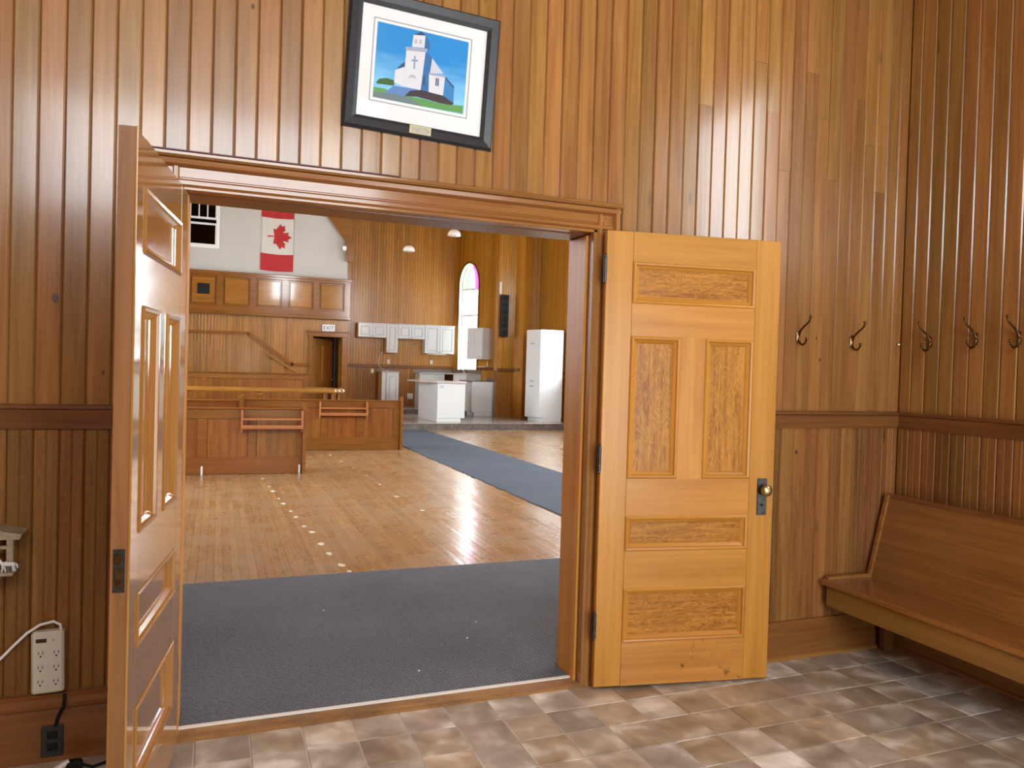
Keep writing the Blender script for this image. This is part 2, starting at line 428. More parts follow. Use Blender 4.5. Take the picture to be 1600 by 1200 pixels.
def carpet_material(name, c0, c1, rib=True):
    mt, nt, p = new_mat(name)
    L = nt.links.new
    tc = nt.nodes.new('ShaderNodeTexCoord')
    w = nt.nodes.new('ShaderNodeTexWave')
    w.wave_type = 'BANDS'
    w.bands_direction = 'DIAGONAL'
    w.inputs['Scale'].default_value = 34.0
    w.inputs['Distortion'].default_value = 1.6
    w.inputs['Detail'].default_value = 2
    w.inputs['Detail Scale'].default_value = 3
    mp = nt.nodes.new('ShaderNodeMapping')
    mp.inputs['Scale'].default_value = (-1.05, 0.85, 0)
    L(tc.outputs['Object'], mp.inputs['Vector'])
    L(mp.outputs[0], w.inputs['Vector'])
    n = nt.nodes.new('ShaderNodeTexNoise')
    n.inputs['Scale'].default_value = 170
    n.inputs['Detail'].default_value = 2
    L(tc.outputs['Object'], n.inputs['Vector'])
    big = nt.nodes.new('ShaderNodeTexNoise')
    big.inputs['Scale'].default_value = 1.3
    L(tc.outputs['Object'], big.inputs['Vector'])
    br = nt.nodes.new('ShaderNodeTexWave')
    br.wave_type = 'BANDS'
    br.bands_direction = 'DIAGONAL'
    br.inputs['Scale'].default_value = 17.0
    br.inputs['Distortion'].default_value = 9.0
    mpb = nt.nodes.new('ShaderNodeMapping')
    mpb.inputs['Scale'].default_value = (1.0, 0.9, 0)
    L(tc.outputs['Object'], mpb.inputs['Vector'])
    L(mpb.outputs[0], br.inputs['Vector'])
    mixed = math_node(nt, 'MULTIPLY', w.outputs['Fac'], math_node(nt, 'MULTIPLY_ADD', br.outputs['Fac'], 0.35, 0.65))
    mixed = math_node(nt, 'ADD', math_node(nt, 'MULTIPLY', mixed, 0.55 if rib else 0.2), math_node(nt, 'MULTIPLY', n.outputs['Fac'], 0.5))
    mixed = math_node(nt, 'ADD', mixed, math_node(nt, 'MULTIPLY_ADD', big.outputs['Fac'], 0.3, -0.15))
    r = nt.nodes.new('ShaderNodeValToRGB')
    r.color_ramp.elements[0].position, r.color_ramp.elements[0].color = 0.15, (*c0, 1)
    r.color_ramp.elements[1].position, r.color_ramp.elements[1].color = 0.85, (*c1, 1)
    L(mixed, r.inputs['Fac'])
    L(r.outputs['Color'], p.inputs['Base Color'])
    p.inputs['Roughness'].default_value = 0.9
    p.inputs['Specular IOR Level'].default_value = 0.15
    b = nt.nodes.new('ShaderNodeBump')
    b.inputs['Strength'].default_value = 0.35
    b.inputs['Distance'].default_value = 0.005
    L(mixed, b.inputs['Height'])
    L(b.outputs['Normal'], p.inputs['Normal'])
    return mt
MT['carpet'] = carpet_material('charcoal_blue_carpet', (0.050, 0.058, 0.072), (0.225, 0.255, 0.300))
MT['runner'] = carpet_material('slate_blue_runner', (0.070, 0.086, 0.110), (0.140, 0.165, 0.200), False)

def print_sky():
    mt, nt, p = new_mat('printed_blue_sky')
    L = nt.links.new
    tc = nt.nodes.new('ShaderNodeTexCoord')
    sp = nt.nodes.new('ShaderNodeSeparateXYZ')
    L(tc.outputs['Object'], sp.inputs[0])
    n = nt.nodes.new('ShaderNodeTexNoise')
    n.inputs['Scale'].default_value = 7
    mp = nt.nodes.new('ShaderNodeMapping')
    mp.inputs['Scale'].default_value = (1, 1, 4)
    L(tc.outputs['Object'], mp.inputs['Vector'])
    L(mp.outputs[0], n.inputs['Vector'])
    f = math_node(nt, 'ADD', math_node(nt, 'MULTIPLY_ADD', sp.outputs['Z'], 3.0, 0.25), math_node(nt, 'MULTIPLY', n.outputs['Fac'], 0.4))
    r = nt.nodes.new('ShaderNodeValToRGB')
    r.color_ramp.elements[0].position, r.color_ramp.elements[0].color = 0.12, (0.22, 0.56, 0.84, 1)
    r.color_ramp.elements[1].position, r.color_ramp.elements[1].color = 0.60, (0.003, 0.235, 0.60, 1)
    L(f, r.inputs['Fac'])
    L(r.outputs['Color'], p.inputs['Base Color'])
    p.inputs['Roughness'].default_value = 0.6
    return mt
MT['p_sky'] = print_sky()
for k, c in dict(p_grass=(0.10, 0.30, 0.07), p_road=(0.13, 0.19, 0.20), p_bush=(0.035, 0.12, 0.02), p_step=(0.10, 0.22, 0.48), p_wall=(0.66, 0.66, 0.70),
                 p_dark=(0.02, 0.055, 0.14), p_blue=(0.02, 0.14, 0.36), p_blue2=(0.03, 0.20, 0.48), p_lilac=(0.36, 0.37, 0.47), p_base=(0.035, 0.02, 0.025),
                 p_cross=(0.20, 0.30, 0.42), p_arch=(0.42, 0.44, 0.50), p_roof=(0.56, 0.57, 0.64)).items():
    MT[k] = plain('printed_' + k[2:], c, 0.6)

# ------------------------------------------------------------------ mesh helpers
class MB:
    """Collects shapes for ONE mesh object."""
    def __init__(s):
        s.v, s.f = [], []
    def add(s, vs, fs):
        o = len(s.v)
        s.v += [tuple(v) for v in vs]
        s.f += [tuple(i + o for i in f) for f in fs]
        return s
    def box(s, x0, x1, y0, y1, z0, z1, b=0.0):
        if x0 > x1: x0, x1 = x1, x0
        if y0 > y1: y0, y1 = y1, y0
        if z0 > z1: z0, z1 = z1, z0
        if b <= 0:
            vs = [(x, y, z) for z in (z0, z1) for y in (y0, y1) for x in (x0, x1)]
            return s.add(vs, [(0, 2, 3, 1), (4, 5, 7, 6), (0, 1, 5, 4), (2, 6, 7, 3), (0, 4, 6, 2), (1, 3, 7, 5)])
        b = min(b, (x1 - x0) / 2.2, (y1 - y0) / 2.2, (z1 - z0) / 2.2)
        bm = bmesh.new()
        bmesh.ops.create_cube(bm, size=1)
        for v in bm.verts:
            v.co = ((x0 + x1) / 2 + v.co.x * (x1 - x0), (y0 + y1) / 2 + v.co.y * (y1 - y0), (z0 + z1) / 2 + v.co.z * (z1 - z0))
        bmesh.ops.bevel(bm, geom=bm.edges[:], offset=b, segments=1, affect='EDGES', profile=0.5)
        bm.verts.index_update()
        s.add([v.co[:] for v in bm.verts], [[v.index for v in f.verts] for f in bm.faces])
        bm.free()
        return s
    def prism(s, prof, fn, a, b):
        """prof: list of 2D points (counter-clockwise), fn(p, q, t) -> xyz, swept from t=a to t=b"""
        n = len(prof)
        vs = [fn(p, q, a) for p, q in prof] + [fn(p, q, b) for p, q in prof]
        fs = [(i, (i + 1) % n, n + (i + 1) % n, n + i) for i in range(n)]
        fs.append(tuple(range(n - 1, -1, -1)))
        fs.append(tuple(range(n, 2 * n)))
        return s.add(vs, fs)
    def tube(s, path, r, n=8, cap=True):
        path = [Vector(p) for p in path]
        rs = r if isinstance(r, (list, tuple)) else [r] * len(path)
        rings = []
        up = Vector((0, 0, 1))
        d0 = (path[1] - path[0]).normalized()
        if abs(d0.dot(up)) > 0.9:
            up = Vector((1, 0, 0))
        u = d0.cross(up).normalized()
        for i, p in enumerate(path):
            d = (path[min(i + 1, len(path) - 1)] - path[max(i - 1, 0)]).normalized()
            u = (u - d * u.dot(d)).normalized()
            w = d.cross(u)
            rings.append([p + (u * math.cos(2 * PI * k / n) + w * math.sin(2 * PI * k / n)) * rs[i] for k in range(n)])
        vs = [v for ring in rings for v in ring]
        fs = []
        for i in range(len(path) - 1):
            for k in range(n):
                fs.append((i * n + k, i * n + (k + 1) % n, (i + 1) * n + (k + 1) % n, (i + 1) * n + k))
        if cap:
            fs.append(tuple(range(n - 1, -1, -1)))
            fs.append(tuple((len(path) - 1) * n + k for k in range(n)))
        return s.add([v[:] for v in vs], fs)
    def lathe(s, prof, n=16, at=(0, 0, 0), axis='z'):
        """prof: (radius, height) pairs"""
        vs, fs = [], []
        for r, h in prof:
            for k in range(n):
                a = 2 * PI * k / n
                p = (r * math.cos(a), r * math.sin(a), h)
                if axis == 'y':
                    p = (p[0], p[2], p[1])
                elif axis == 'x':
                    p = (p[2], p[0], p[1])
                vs.append((p[0] + at[0], p[1] + at[1], p[2] + at[2]))
        for i in range(len(prof) - 1):
            for k in range(n):
                fs.append((i * n + k, i * n + (k + 1) % n, (i + 1) * n + (k + 1) % n, (i + 1) * n + k))
        fs.append(tuple(range(n - 1, -1, -1)))
        fs.append(tuple((len(prof) - 1) * n + k for k in range(n)))
        return s.add(vs, fs)
    def slab(s, outer, holes, fn, t0, t1):
        """flat plate with holes: outlines in 2D, fn(p, q, t) -> xyz, between depths t0 and t1"""
        loops = [outer] + list(holes)
        tri = tessellate_polygon([[Vector((p, q, 0)) for p, q in lp] for lp in loops])
        pts = [p for lp in loops for p in lp]
        n = len(pts)
        vs = [fn(p, q, t0) for p, q in pts] + [fn(p, q, t1) for p, q in pts]
        fs = [tuple(t) for t in tri] + [tuple(n + i for i in reversed(t)) for t in tri]
        o = 0
        for lp in loops:
            k = len(lp)
            for i in range(k):
                a, b = o + i, o + (i + 1) % k
                fs.append((a, b, n + b, n + a))
            o += k
        return s.add(vs, fs)
    def mesh(s, name, mat):
        me = bpy.data.meshes.new(name)
        me.from_pydata(s.v, [], s.f)
        bm = bmesh.new()
        bm.from_mesh(me)
        bmesh.ops.recalc_face_normals(bm, faces=bm.faces[:])
        bm.to_mesh(me)
        bm.free()
        me.materials.append(MT[mat])
        return me
    def build(s, name, mat, parent=None, smooth=False, loc=None, rot=None):
        me = s.mesh(name, mat)
        if smooth:
            for p in me.polygons:
                p.use_smooth = True
            try:
                me.set_sharp_from_angle(angle=math.radians(40))
            except Exception:
                pass
        return put(name, me, parent, loc, rot)

def put(name, me, parent=None, loc=None, rot=None):
    o = bpy.data.objects.new(name, me)
    C.objects.link(o)
    if parent is not None:
        o.parent = parent
    if loc is not None:
        o.location = loc
    if rot is not None:
        o.rotation_euler = rot
    return o

def tag(o, label, cat, group=None, kind=None):
    o['label'] = label
    o['category'] = cat
    if group:
        o['group'] = group
    if kind:
        o['kind'] = kind
    return o

def thing(name, loc, label, cat, rotz=0.0, group=None, kind=None):
    o = bpy.data.objects.new(name, None)
    o.empty_display_size = 0.1
    C.objects.link(o)
    o.location = loc
    o.rotation_euler = (0, 0, rotz)
    return tag(o, label, cat, group, kind)

def struct(o, label, cat):
    return tag(o, label, cat, kind='structure')

def copy_tree(o, parent=None):
    c = o.copy()
    C.objects.link(c)
    c.parent = parent
    for ch in list(o.children):
        copy_tree(ch, c)
    return c

def arch(w, z0, zs, n=14, rise=None):
    """outline of a round-headed opening centred on 0"""
    rise = w / 2 if rise is None else rise
    pts = [(-w / 2, z0), (w / 2, z0)]
    for k in range(n + 1):
        a = PI * k / n
        pts.append((w / 2 * math.cos(a), zs + rise * math.sin(a)))
    return pts

def shift(pts, du):
    return [(p + du, q) for p, q in pts]

def rect(a, b, c, d):
    return [(a, c), (b, c), (b, d), (a, d)]

# ================================================================== the shell
YW = 3.195            # face of the boards on the foyer's inner wall
XR = 3.600            # face of the boards on the foyer's right wall
OPL, OPR, OPT = -0.150, 1.652, 2.163   # doorway
RAIL0, RAIL1 = 1.228, 1.320

# --- foyer floor with its tiles
fl = MB().box(-2.0, 3.9, -2.1, 3.19, -0.10, -0.004).build('floor', 'pink')
struct(fl, 'brown ceramic tile floor of the entry hall', 'floor')
TS = 0.2025
tile_cache = {}
for r in range(-1, 10):
    for c in range(-7, 17):
        x0, x1 = 0.3504 + c * TS, 0.3504 + (c + 1) * TS
        y1, y0 = 2.986 - r * TS, 2.986 - (r + 1) * TS
        y1 = min(y1, 3.188)
        x1 = min(x1, XR - 0.012)
        if x1 - x0 < 0.02 or x0 < -1.1:
            continue
        if y0 < 1.25 and x0 < 0.9:
            continue
        key = (round(x1 - x0, 3), round(y1 - y0, 3))
        if key not in tile_cache:
            w_, d_ = key
            g = 0.0022
            tile_cache[key] = MB().box(-w_ / 2 + g, w_ / 2 - g, -d_ / 2 + g, d_ / 2 - g, -0.008, 0, 0.0022).mesh('tile', 'tile')
        put('tile', tile_cache[key], fl, ((x0 + x1) / 2, (y0 + y1) / 2, random.uniform(-0.0006, 0.0004)),
            (random.uniform(-0.003, 0.003), random.uniform(-0.003, 0.003), 0.0013))

# --- dividing wall between foyer and nave
fy = lambda p, q, t: (p, t, q)
rear_win = [shift(arch(1.0, 4.5, 5.5), 2.75), shift(arch(1.5, 3.2, 5.2), 6.6)]
outer = [(-2.6, 0), (OPL, 0), (OPL, OPT), (OPR, OPT), (OPR, 0), (8.9, 0), (8.9, 8.0), (-2.6, 8.0)]
wf = MB().slab(outer, rear_win, fy, YW + 0.018, 3.42).build('wall_front', 'nave_x')
struct(wf, 'board-clad wall of the entry hall around the double doorway', 'wall')

BW = 0.083
board_cache = {}
def board_mesh(w_, L, bead, mat):
    key = (round(w_, 4), round(L, 3), bead, mat)
    if key not in board_cache:
        h, t, c = w_ / 2 - 0.0007, 0.018, 0.0055
        if bead:
            prof = [(-h, 0), (h, 0), (h, -t + c), (h - c, -t), (0.004, -t), (0.002, -t + 0.002), (0, -t + 0.0004), (-0.002, -t + 0.002), (-0.004, -t), (-h + c, -t), (-h, -t + c)]
        else:
            prof = [(-h, 0), (h, 0), (h, -t + c), (h - c, -t), (-h + c, -t), (-h, -t + c)]
        board_cache[key] = MB().prism(prof, lambda p, q, tt: (p, q, tt), 0, L).mesh('board', mat)
    return board_cache[key]

TOP = 4.2
joints = {2.249: 2.84, 2.576: 3.109, 2.665: 2.866, 2.749: 2.576, 2.908: 3.109, 2.997: 2.875, 3.079: 2.562, 3.247: 3.02, 3.335: 2.786, 3.422: 2.534}
x = -1.205 + 0.0
edges = []
xx = -0.2075 - 12 * BW
while xx < XR - 0.002:
    edges.append(xx)
    xx += BW
CAPZ = 2.288
for xe in edges:
    xa, xb = xe, min(xe + BW, XR)
    w_ = xb - xa
    if w_ < 0.012:
        continue
    xc = (xa + xb) / 2
    over = xb > OPL - 0.116 and xa < 1.765
    z0 = CAPZ if over else RAIL1 - 0.01
    cuts = [z for k, z in joints.items() if xa <= k + 0.0 < xb]
    if not cuts and random.random() < 0.06:
        cuts = [random.uniform(2.6, 3.9)]
    zs = [z0] + cuts + [TOP]
    for a, b in zip(zs[:-1], zs[1:]):
        put('board', board_mesh(w_, b - a - 0.0008, False, 'board'), wf, (xc, YW + 0.018 - random.uniform(-0.0006, 0.0010), a), (random.uniform(-0.0006, 0.0006), 0, random.uniform(-0.012, 0.012)))
    if not over:
        put('wainscot_board', board_mesh(w_, RAIL0 - 0.17 + 0.01, True, 'wainscot'), wf, (xc, YW + 0.018 - random.uniform(-0.0005, 0.0008), 0.17), (0, 0, random.uniform(-0.004, 0.004)))

for kx, kz, kr in ((-0.56, 1.708, 0.019), (2.989, 1.711, 0.007), (3.017, 1.595, 0.008), (0.10, 2.9, 0.010), (2.88, 1.10, 0.012), (-0.40, 1.44, 0.008)):
    pts = [(kx + kr * 0.62 * math.cos(a) * random.uniform(0.85, 1.1), kz + kr * math.sin(a) * random.uniform(0.85, 1.1)) for a in [k * PI / 6 for k in range(12)]]
    MB().slab(pts, [], fy, YW - 0.0026, YW + 0.004).build('knot', 'knot', wf)

# --- right wall of the foyer
fx = lambda p, q, t: (t, p, q)
wr = MB().slab(rect(-2.1, 3.215, 0, TOP), [rect(0.85, 1.95, 2.2, 3.6)], fx, XR + 0.018, XR + 0.22).build('wall_right', 'nave_y')
struct(wr, 'board-clad side wall of the entry hall behind the bench', 'wall')
yy = 3.197
k = 0
while yy > 2.06:
    w_ = BW * 1.03 if k else 0.075
    yc = yy - w_ / 2
    put('board', board_mesh(round(w_, 4), TOP - RAIL1 + 0.01, False, 'board'), wr, (XR + 0.018 - random.uniform(-0.0005, 0.001), yc, RAIL1 - 0.01), (0, 0, -PI / 2 + random.uniform(-0.004, 0.004)))
    put('wainscot_board', board_mesh(round(w_, 4), RAIL0 - 0.16, True, 'wainscot'), wr, (XR + 0.018, yc, 0.17), (0, 0, -PI / 2 + random.uniform(-0.004, 0.004)))
    yy -= w_
    k += 1
# plain boarding for the part of the side wall that lies out of view
MB().slab(rect(-2.1, yy, 0.0, TOP), [rect(0.85, 1.95, 2.2, 3.6)], fx, XR + 0.002, XR + 0.018).build('boarding', 'nave_y', wr)

# --- remaining foyer shell
wl = MB().box(-2.0, -1.85, -2.1, 3.21, 0, TOP).build('wall_left', 'nave_y')
struct(wl, 'board wall closing the entry hall on the camera side', 'wall')
wb = MB().slab(rect(-2.0, 3.9, 0, TOP), [rect(1.3, 3.0, 0.02, 2.3), rect(-1.65, 1.65, 2.97, 4.03)], fy, -2.1, -1.95).build('wall_back', 'nave_x')
struct(wb, 'outer wall of the entry hall with open doorway and transom', 'wall')
cf = MB().box(-2.0, 3.9, -2.1, 3.213, TOP, TOP + 0.1).build('ceiling_foyer', 'ceil')
struct(cf, 'board ceiling of the entry hall', 'ceiling')

# --- chair rails, baseboards
def chair_profile(sign=-1):
    return [(0, RAIL0), (-0.014, RAIL0), (-0.020, RAIL0 + 0.014), (-0.020, RAIL1 - 0.022), (-0.034, RAIL1 - 0.016), (-0.036, RAIL1 - 0.004), (-0.028, RAIL1), (0, RAIL1)]
def rail_x(name, x0, x1, label):
    o = MB().prism(chair_profile(), lambda p, q, t: (t, YW + 0.004 + p, q), x0, x1).build(name, 'rail_x')
    return struct(o, label, 'trim')
rail_x('trim_1', 1.774, XR - 0.001, 'dark chair rail on the wall under the two coat hooks')
rail_x('trim_2', -1.85, OPL - 0.118, 'dark chair rail above the power strip')
o = MB().prism(chair_profile(), lambda p, q, t: (XR + 0.004 + p, t, q), -1.9, YW - 0.001).build('trim_3', 'rail_y')
struct(o, 'dark chair rail on the side wall above the bench', 'trim')
def base_prof(cap):
    pr = [(0, 0), (-0.024, 0), (-0.024, 0.185), (-0.018, 0.20), (0, 0.20)]
    if cap:
        pr = [(0, 0), (-0.024, 0), (-0.024, 0.196), (-0.040, 0.204), (-0.046, 0.222), (-0.040, 0.242), (-0.024, 0.252), (0, 0.254)]
    return pr
o = MB().prism(base_prof(False), lambda p, q, t: (t, YW + 0.003 + p, q), 1.774, XR - 0.001).build('baseboard_front', 'base_x')
struct(o, 'tall brown baseboard behind the open door and bench end', 'baseboard')
MB().prism([(-0.024, 0), (-0.040, 0), (-0.036, 0.012), (-0.024, 0.018)], lambda p, q, t: (t, YW + 0.003 + p, q), 1.774, XR - 0.001).build('shoe_moulding', 'trim_x', o)
o = MB().prism(base_prof(True), lambda p, q, t: (t, YW + 0.003 + p, q), -1.85, OPL - 0.118).build('baseboard_left', 'base_x')
struct(o, 'dark baseboard with rounded cap below the power strip', 'baseboard')
o = MB().prism(base_prof(False), lambda p, q, t: (XR + 0.003 + p, t, q), -1.9, YW - 0.022).build('baseboard_right', 'trim_y')
struct(o, 'brown baseboard under the bench on the side wall', 'baseboard')
MB().prism([(-0.024, 0), (-0.040, 0), (-0.036, 0.012), (-0.024, 0.018)], lambda p, q, t: (XR + 0.003 + p, t, q), -1.9, YW - 0.022).build('shoe_moulding', 'trim_y', o)

# --- doorway: jambs, casings, threshold
CF = YW - 0.024
def casing_profile(w=0.113):
    # (across from the opening, depth towards the room)
    return [(0, 0), (0, 0.020), (0.008, 0.030), (0.022, 0.030), (0.030, 0.018), (0.034, 0.018), (0.036, 0.022), (w - 0.034, 0.022), (w - 0.032, 0.028), (w - 0.024, 0.044), (w - 0.006, 0.046), (w, 0.038), (w, 0)]
cz = thing('trim_4', (0, 0, 0), 'moulded wooden casing framing the wide doorway', 'trim', kind='structure')
MB().prism(casing_profile(), lambda p, q, t: (OPR + p, YW - q + 0.018, t), 0.0, 2.268).build('side_casing', 'trim_z', cz)
MB().prism(casing_profile(), lambda p, q, t: (OPL - p, YW - q + 0.018, t), 0.0, 2.268).build('side_casing', 'trim_z', cz)
MB().prism(casing_profile(0.106), lambda p, q, t: (t, YW - q + 0.0175, OPT + p), OPL - 0.113, OPR + 0.113).build('head_casing', 'trim_x', cz)
MB().prism([(0, 0), (0.052, 0), (0.060, 0.008), (0.060, 0.018), (0.046, 0.024), (0, 0.024)], lambda p, q, t: (t, YW + 0.018 - p, 2.268 + q), OPL - 0.122, OPR + 0.122).build('cap_moulding', 'trim_x', cz)
MB().box(OPL - 0.10, 0.70, YW - 0.034, YW + 0.017, 2.2915, 2.2965, 0.001).build('maroon_strip', 'maroon', cz)
jm = thing('trim_5', (0, 0, 0), 'wooden jambs and head lining the wide doorway', 'trim', kind='structure')
for sgn, xo in ((1, OPR), (-1, OPL)):
    b = MB().box(xo - sgn * 0.0, xo - sgn * 0.018, YW - 0.006, 3.44, 0.0, OPT, 0.002)
    b.build('jamb', 'trim_z', jm)
    MB().box(xo - sgn * 0.018, xo - sgn * 0.032, 3.238, 3.43, 0.0, OPT - 0.018, 0.003).build('door_stop', 'door_z', jm)
    MB().box(xo + sgn * 0.10, xo - sgn * 0.01, 3.42, 3.445, 0.0, OPT + 0.11, 0.004).build('nave_casing', 'trim_z', jm)
MB().box(OPL, OPR, YW - 0.006, 3.44, OPT - 0.012, OPT, 0.002).build('head_jamb', 'trim_x', jm)
MB().box(OPL + 0.018, OPR - 0.018, 3.262, 3.43, OPT - 0.016, OPT - 0.010, 0.002).build('head_stop', 'rail_x', jm)
MB().box(OPL - 0.1, OPR + 0.1, 3.42, 3.445, OPT, OPT + 0.11, 0.004).build('nave_head_casing', 'trim_x', jm)
th = MB().prism([(3.178, -0.09), (3.178, 0.002), (3.196, 0.010), (3.30, 0.012), (3.44, 0.012), (3.44, -0.09)], lambda p, q, t: (t, p, q), OPL + 0.001, OPR - 0.001).build('trim_6', 'threshold')
struct(th, 'worn wooden threshold between tile and carpet', 'trim')
ed = MB().prism([(3.272, 0.011), (3.272, 0.017), (3.282, 0.019), (3.288, 0.019), (3.288, 0.011)], lambda p, q, t: (t, p, q), OPL + 0.02, OPR - 0.02).build('trim_7', 'alu')
struct(ed, 'thin pale edging strip along the carpet at the threshold', 'trim')

# --- the two door leaves
def door_leaf(name, loc, ang, Wd, Ht, knob_side, mats, label, handed, lock):
    """local x runs from the hinge along the leaf, local -y is the face the photo shows"""
    o = thing(name, loc, label, 'door', ang, kind='structure')
    mz, mx, mp_z, mp_x, mlow = mats
    T = 0.044
    h = handed          # +1: shown face towards -y; -1: towards +y
    def bx(x0, x1, y0, y1, z0, z1, b=0.0):
        return MB().box(x0, x1, h * y0, h * y1, z0, z1, b)
    st = 0.132 * Wd / 0.89
    zs = [v * Ht / 2.143 for v in (0.0, 0.206, 0.462, 0.640, 0.806, 0.984, 1.656, 1.808, 2.004, 2.143)]
    bx(0, st, 0, T, zs[0], zs[9], 0.003).build('stile', mz, o)
    bx(Wd - st, Wd, 0, T, zs[0], zs[9], 0.003).build('stile', mz, o)
    for i, (a, b) in enumerate(((0, 1), (2, 3), (4, 5), (6, 7), (8, 9))):
        bx(st, Wd - st, 0.0004, T - 0.0004, zs[a], zs[b], 0.0).build('rail', mlow if i == 0 else mx, o)
    mw = 0.128 * Wd / 0.89
    mid = Wd / 2
    bx(mid - mw / 2, mid + mw / 2, 0.0003, T - 0.0003, zs[5], zs[6], 0.0).build('mullion', mz, o)
    def panel(x0, x1, z0, z1, mat):
        pn = bx(x0 - 0.004, x1 + 0.004, 0.016, 0.030, z0 - 0.004, z1 + 0.004, 0).build('panel', mat, o)
        # mitred moulding, one strip a side, both faces
        pr = [(0, -0.002), (0.006, -0.006), (0.014, -0.004), (0.018, 0.004), (0.030, 0.012), (0.034, 0.0165), (0.0, 0.0165)]
        for face in (0, 1):
            for (ax, az, bx_, bz, ix, iz) in ((x0, z0, x1, z0, 0, 1), (x1, z0, x1, z1, -1, 0), (x1, z1, x0, z1, 0, -1), (x0, z1, x0, z0, 1, 0)):
                dx, dz = (1 if bx_ > ax else -1 if bx_ < ax else 0), (1 if bz > az else -1 if bz < az else 0)
                vs, n = [], len(pr)
                for end in (0, 1):
                    for p, q in pr:
                        X = (ax if end == 0 else bx_) + ix * p + (dx * p if end == 0 else -dx * p)
                        Z = (az if end == 0 else bz) + iz * p + (dz * p if end == 0 else -dz * p)
                        Y = q if face == 0 else T - q
                        vs.append((X, h * Y, Z))
                fs = [(i, (i + 1) % n, n + (i + 1) % n, n + i) for i in range(n)] + [tuple(range(n)), tuple(range(n, 2 * n))]
                MB().add(vs, fs).build('moulding', mx if dx else mz, pn)
    panel(st, Wd - st, zs[1], zs[2], mp_x)
    panel(st, Wd - st, zs[3], zs[4], mp_x)
    panel(st, mid - mw / 2, zs[5], zs[6], mp_z)
    panel(mid + mw / 2, Wd - st, zs[5], zs[6], mp_z)
    panel(st, Wd - st, zs[7], zs[8], mp_x)
    # hinges: knuckle with ball tips and a leaf plate
    hy = -0.004 if handed > 0 else T + 0.006
    for hz in (0.235, 1.02, 1.905):
        hg = MB().tube([(-0.006, h * hy, hz), (-0.006, h * hy, hz + 0.115)], 0.0085, 10).build('hinge', 'iron', o, True)
        MB().lathe([(0.002, -0.014), (0.007, -0.008), (0.006, 0.0)], 10, (-0.006, h * hy, hz)).build('hinge_tip', 'iron', hg, True)
        MB().lathe([(0.006, 0.0), (0.007, 0.008), (0.002, 0.014)], 10, (-0.006, h * hy, hz + 0.115)).build('hinge_tip', 'iron', hg, True)
        MB().box(-0.005, -0.002, h * 0.0, h * 0.038, hz + 0.004, hz + 0.111).build('hinge_plate', 'iron', hg)
    if knob_side:
        px = Wd - 0.062
        pl = bx(px - 0.026, px + 0.026, -0.004, 0.0, 0.806, 0.985, 0.002).build('knob_plate', 'iron', o)
        MB().lathe([(0.011, 0), (0.011, 0.018), (0.010, 0.020)], 14, (px + 0.006, h * -0.004 - (0.020 if h > 0 else 0), 0.93), 'y').build('knob_shank', 'iron', o, True)
        prof = [(0.012, 0.0), (0.022, -0.004), (0.028, -0.012), (0.028, -0.022), (0.022, -0.030), (0.010, -0.034)]
        MB().lathe([(a, h * b) for a, b in prof], 18, (px + 0.006, h * -0.018, 0.93), 'y').build('knob', 'brass', o, True)
        MB().lathe([(0.007, 0), (0.007, h * -0.0015)], 10, (px, h * -0.0042, 0.855), 'y').build('keyhole', 'black', pl)
    if lock:
        MB().box(Wd, Wd + 0.0015, h * 0.0005, h * 0.0435, 0.001, Ht - 0.001).build('edge_face', 'door_edge', o)
        lp = MB().box(Wd, Wd + 0.0035, h * 0.006, h * 0.036, 0.835, 0.955).build('lock_faceplate', 'iron', o)
        MB().box(Wd + 0.002, Wd + 0.010, h * 0.014, h * 0.030, 0.915, 0.940, 0.002).build('latch_bolt', 'bronze', lp)
        MB().box(Wd + 0.002, Wd + 0.005, h * 0.014, h * 0.030, 0.85, 0.90, 0.001).build('dead_bolt', 'bronze', lp)
        MB().box(Wd - 0.012, Wd + 0.004, h * -0.007, h * 0.0004, 0, Ht, 0.002).build('astragal', mz, o)
    return o
RD = ((1.672, 3.128), (2.552, 2.978))
angR = math.atan2(RD[1][1] - RD[0][1], RD[1][0] - RD[0][0])
door_leaf('door_1', (1.672, 3.128, 0.014), angR, 0.893, 2.143, True, ('door_z', 'door_x', 'door_pz', 'door_px', 'door_low'),
          'pale five-panel wooden door folded back against the wall beside the hooks', 1, False)
LD = ((-0.118, 3.118), (-0.222, 2.32))
angL = math.atan2(LD[1][1] - LD[0][1], LD[1][0] - LD[0][0])
door_leaf('door_2', (-0.118, 3.118, 0.012), angL, 0.805, 2.118, False, ('gloss_z', 'gloss_x', 'gloss_p', 'gloss_p', 'gloss_x'),
          'glossy five-panel wooden door standing open edge-on towards the viewer', -1, True)

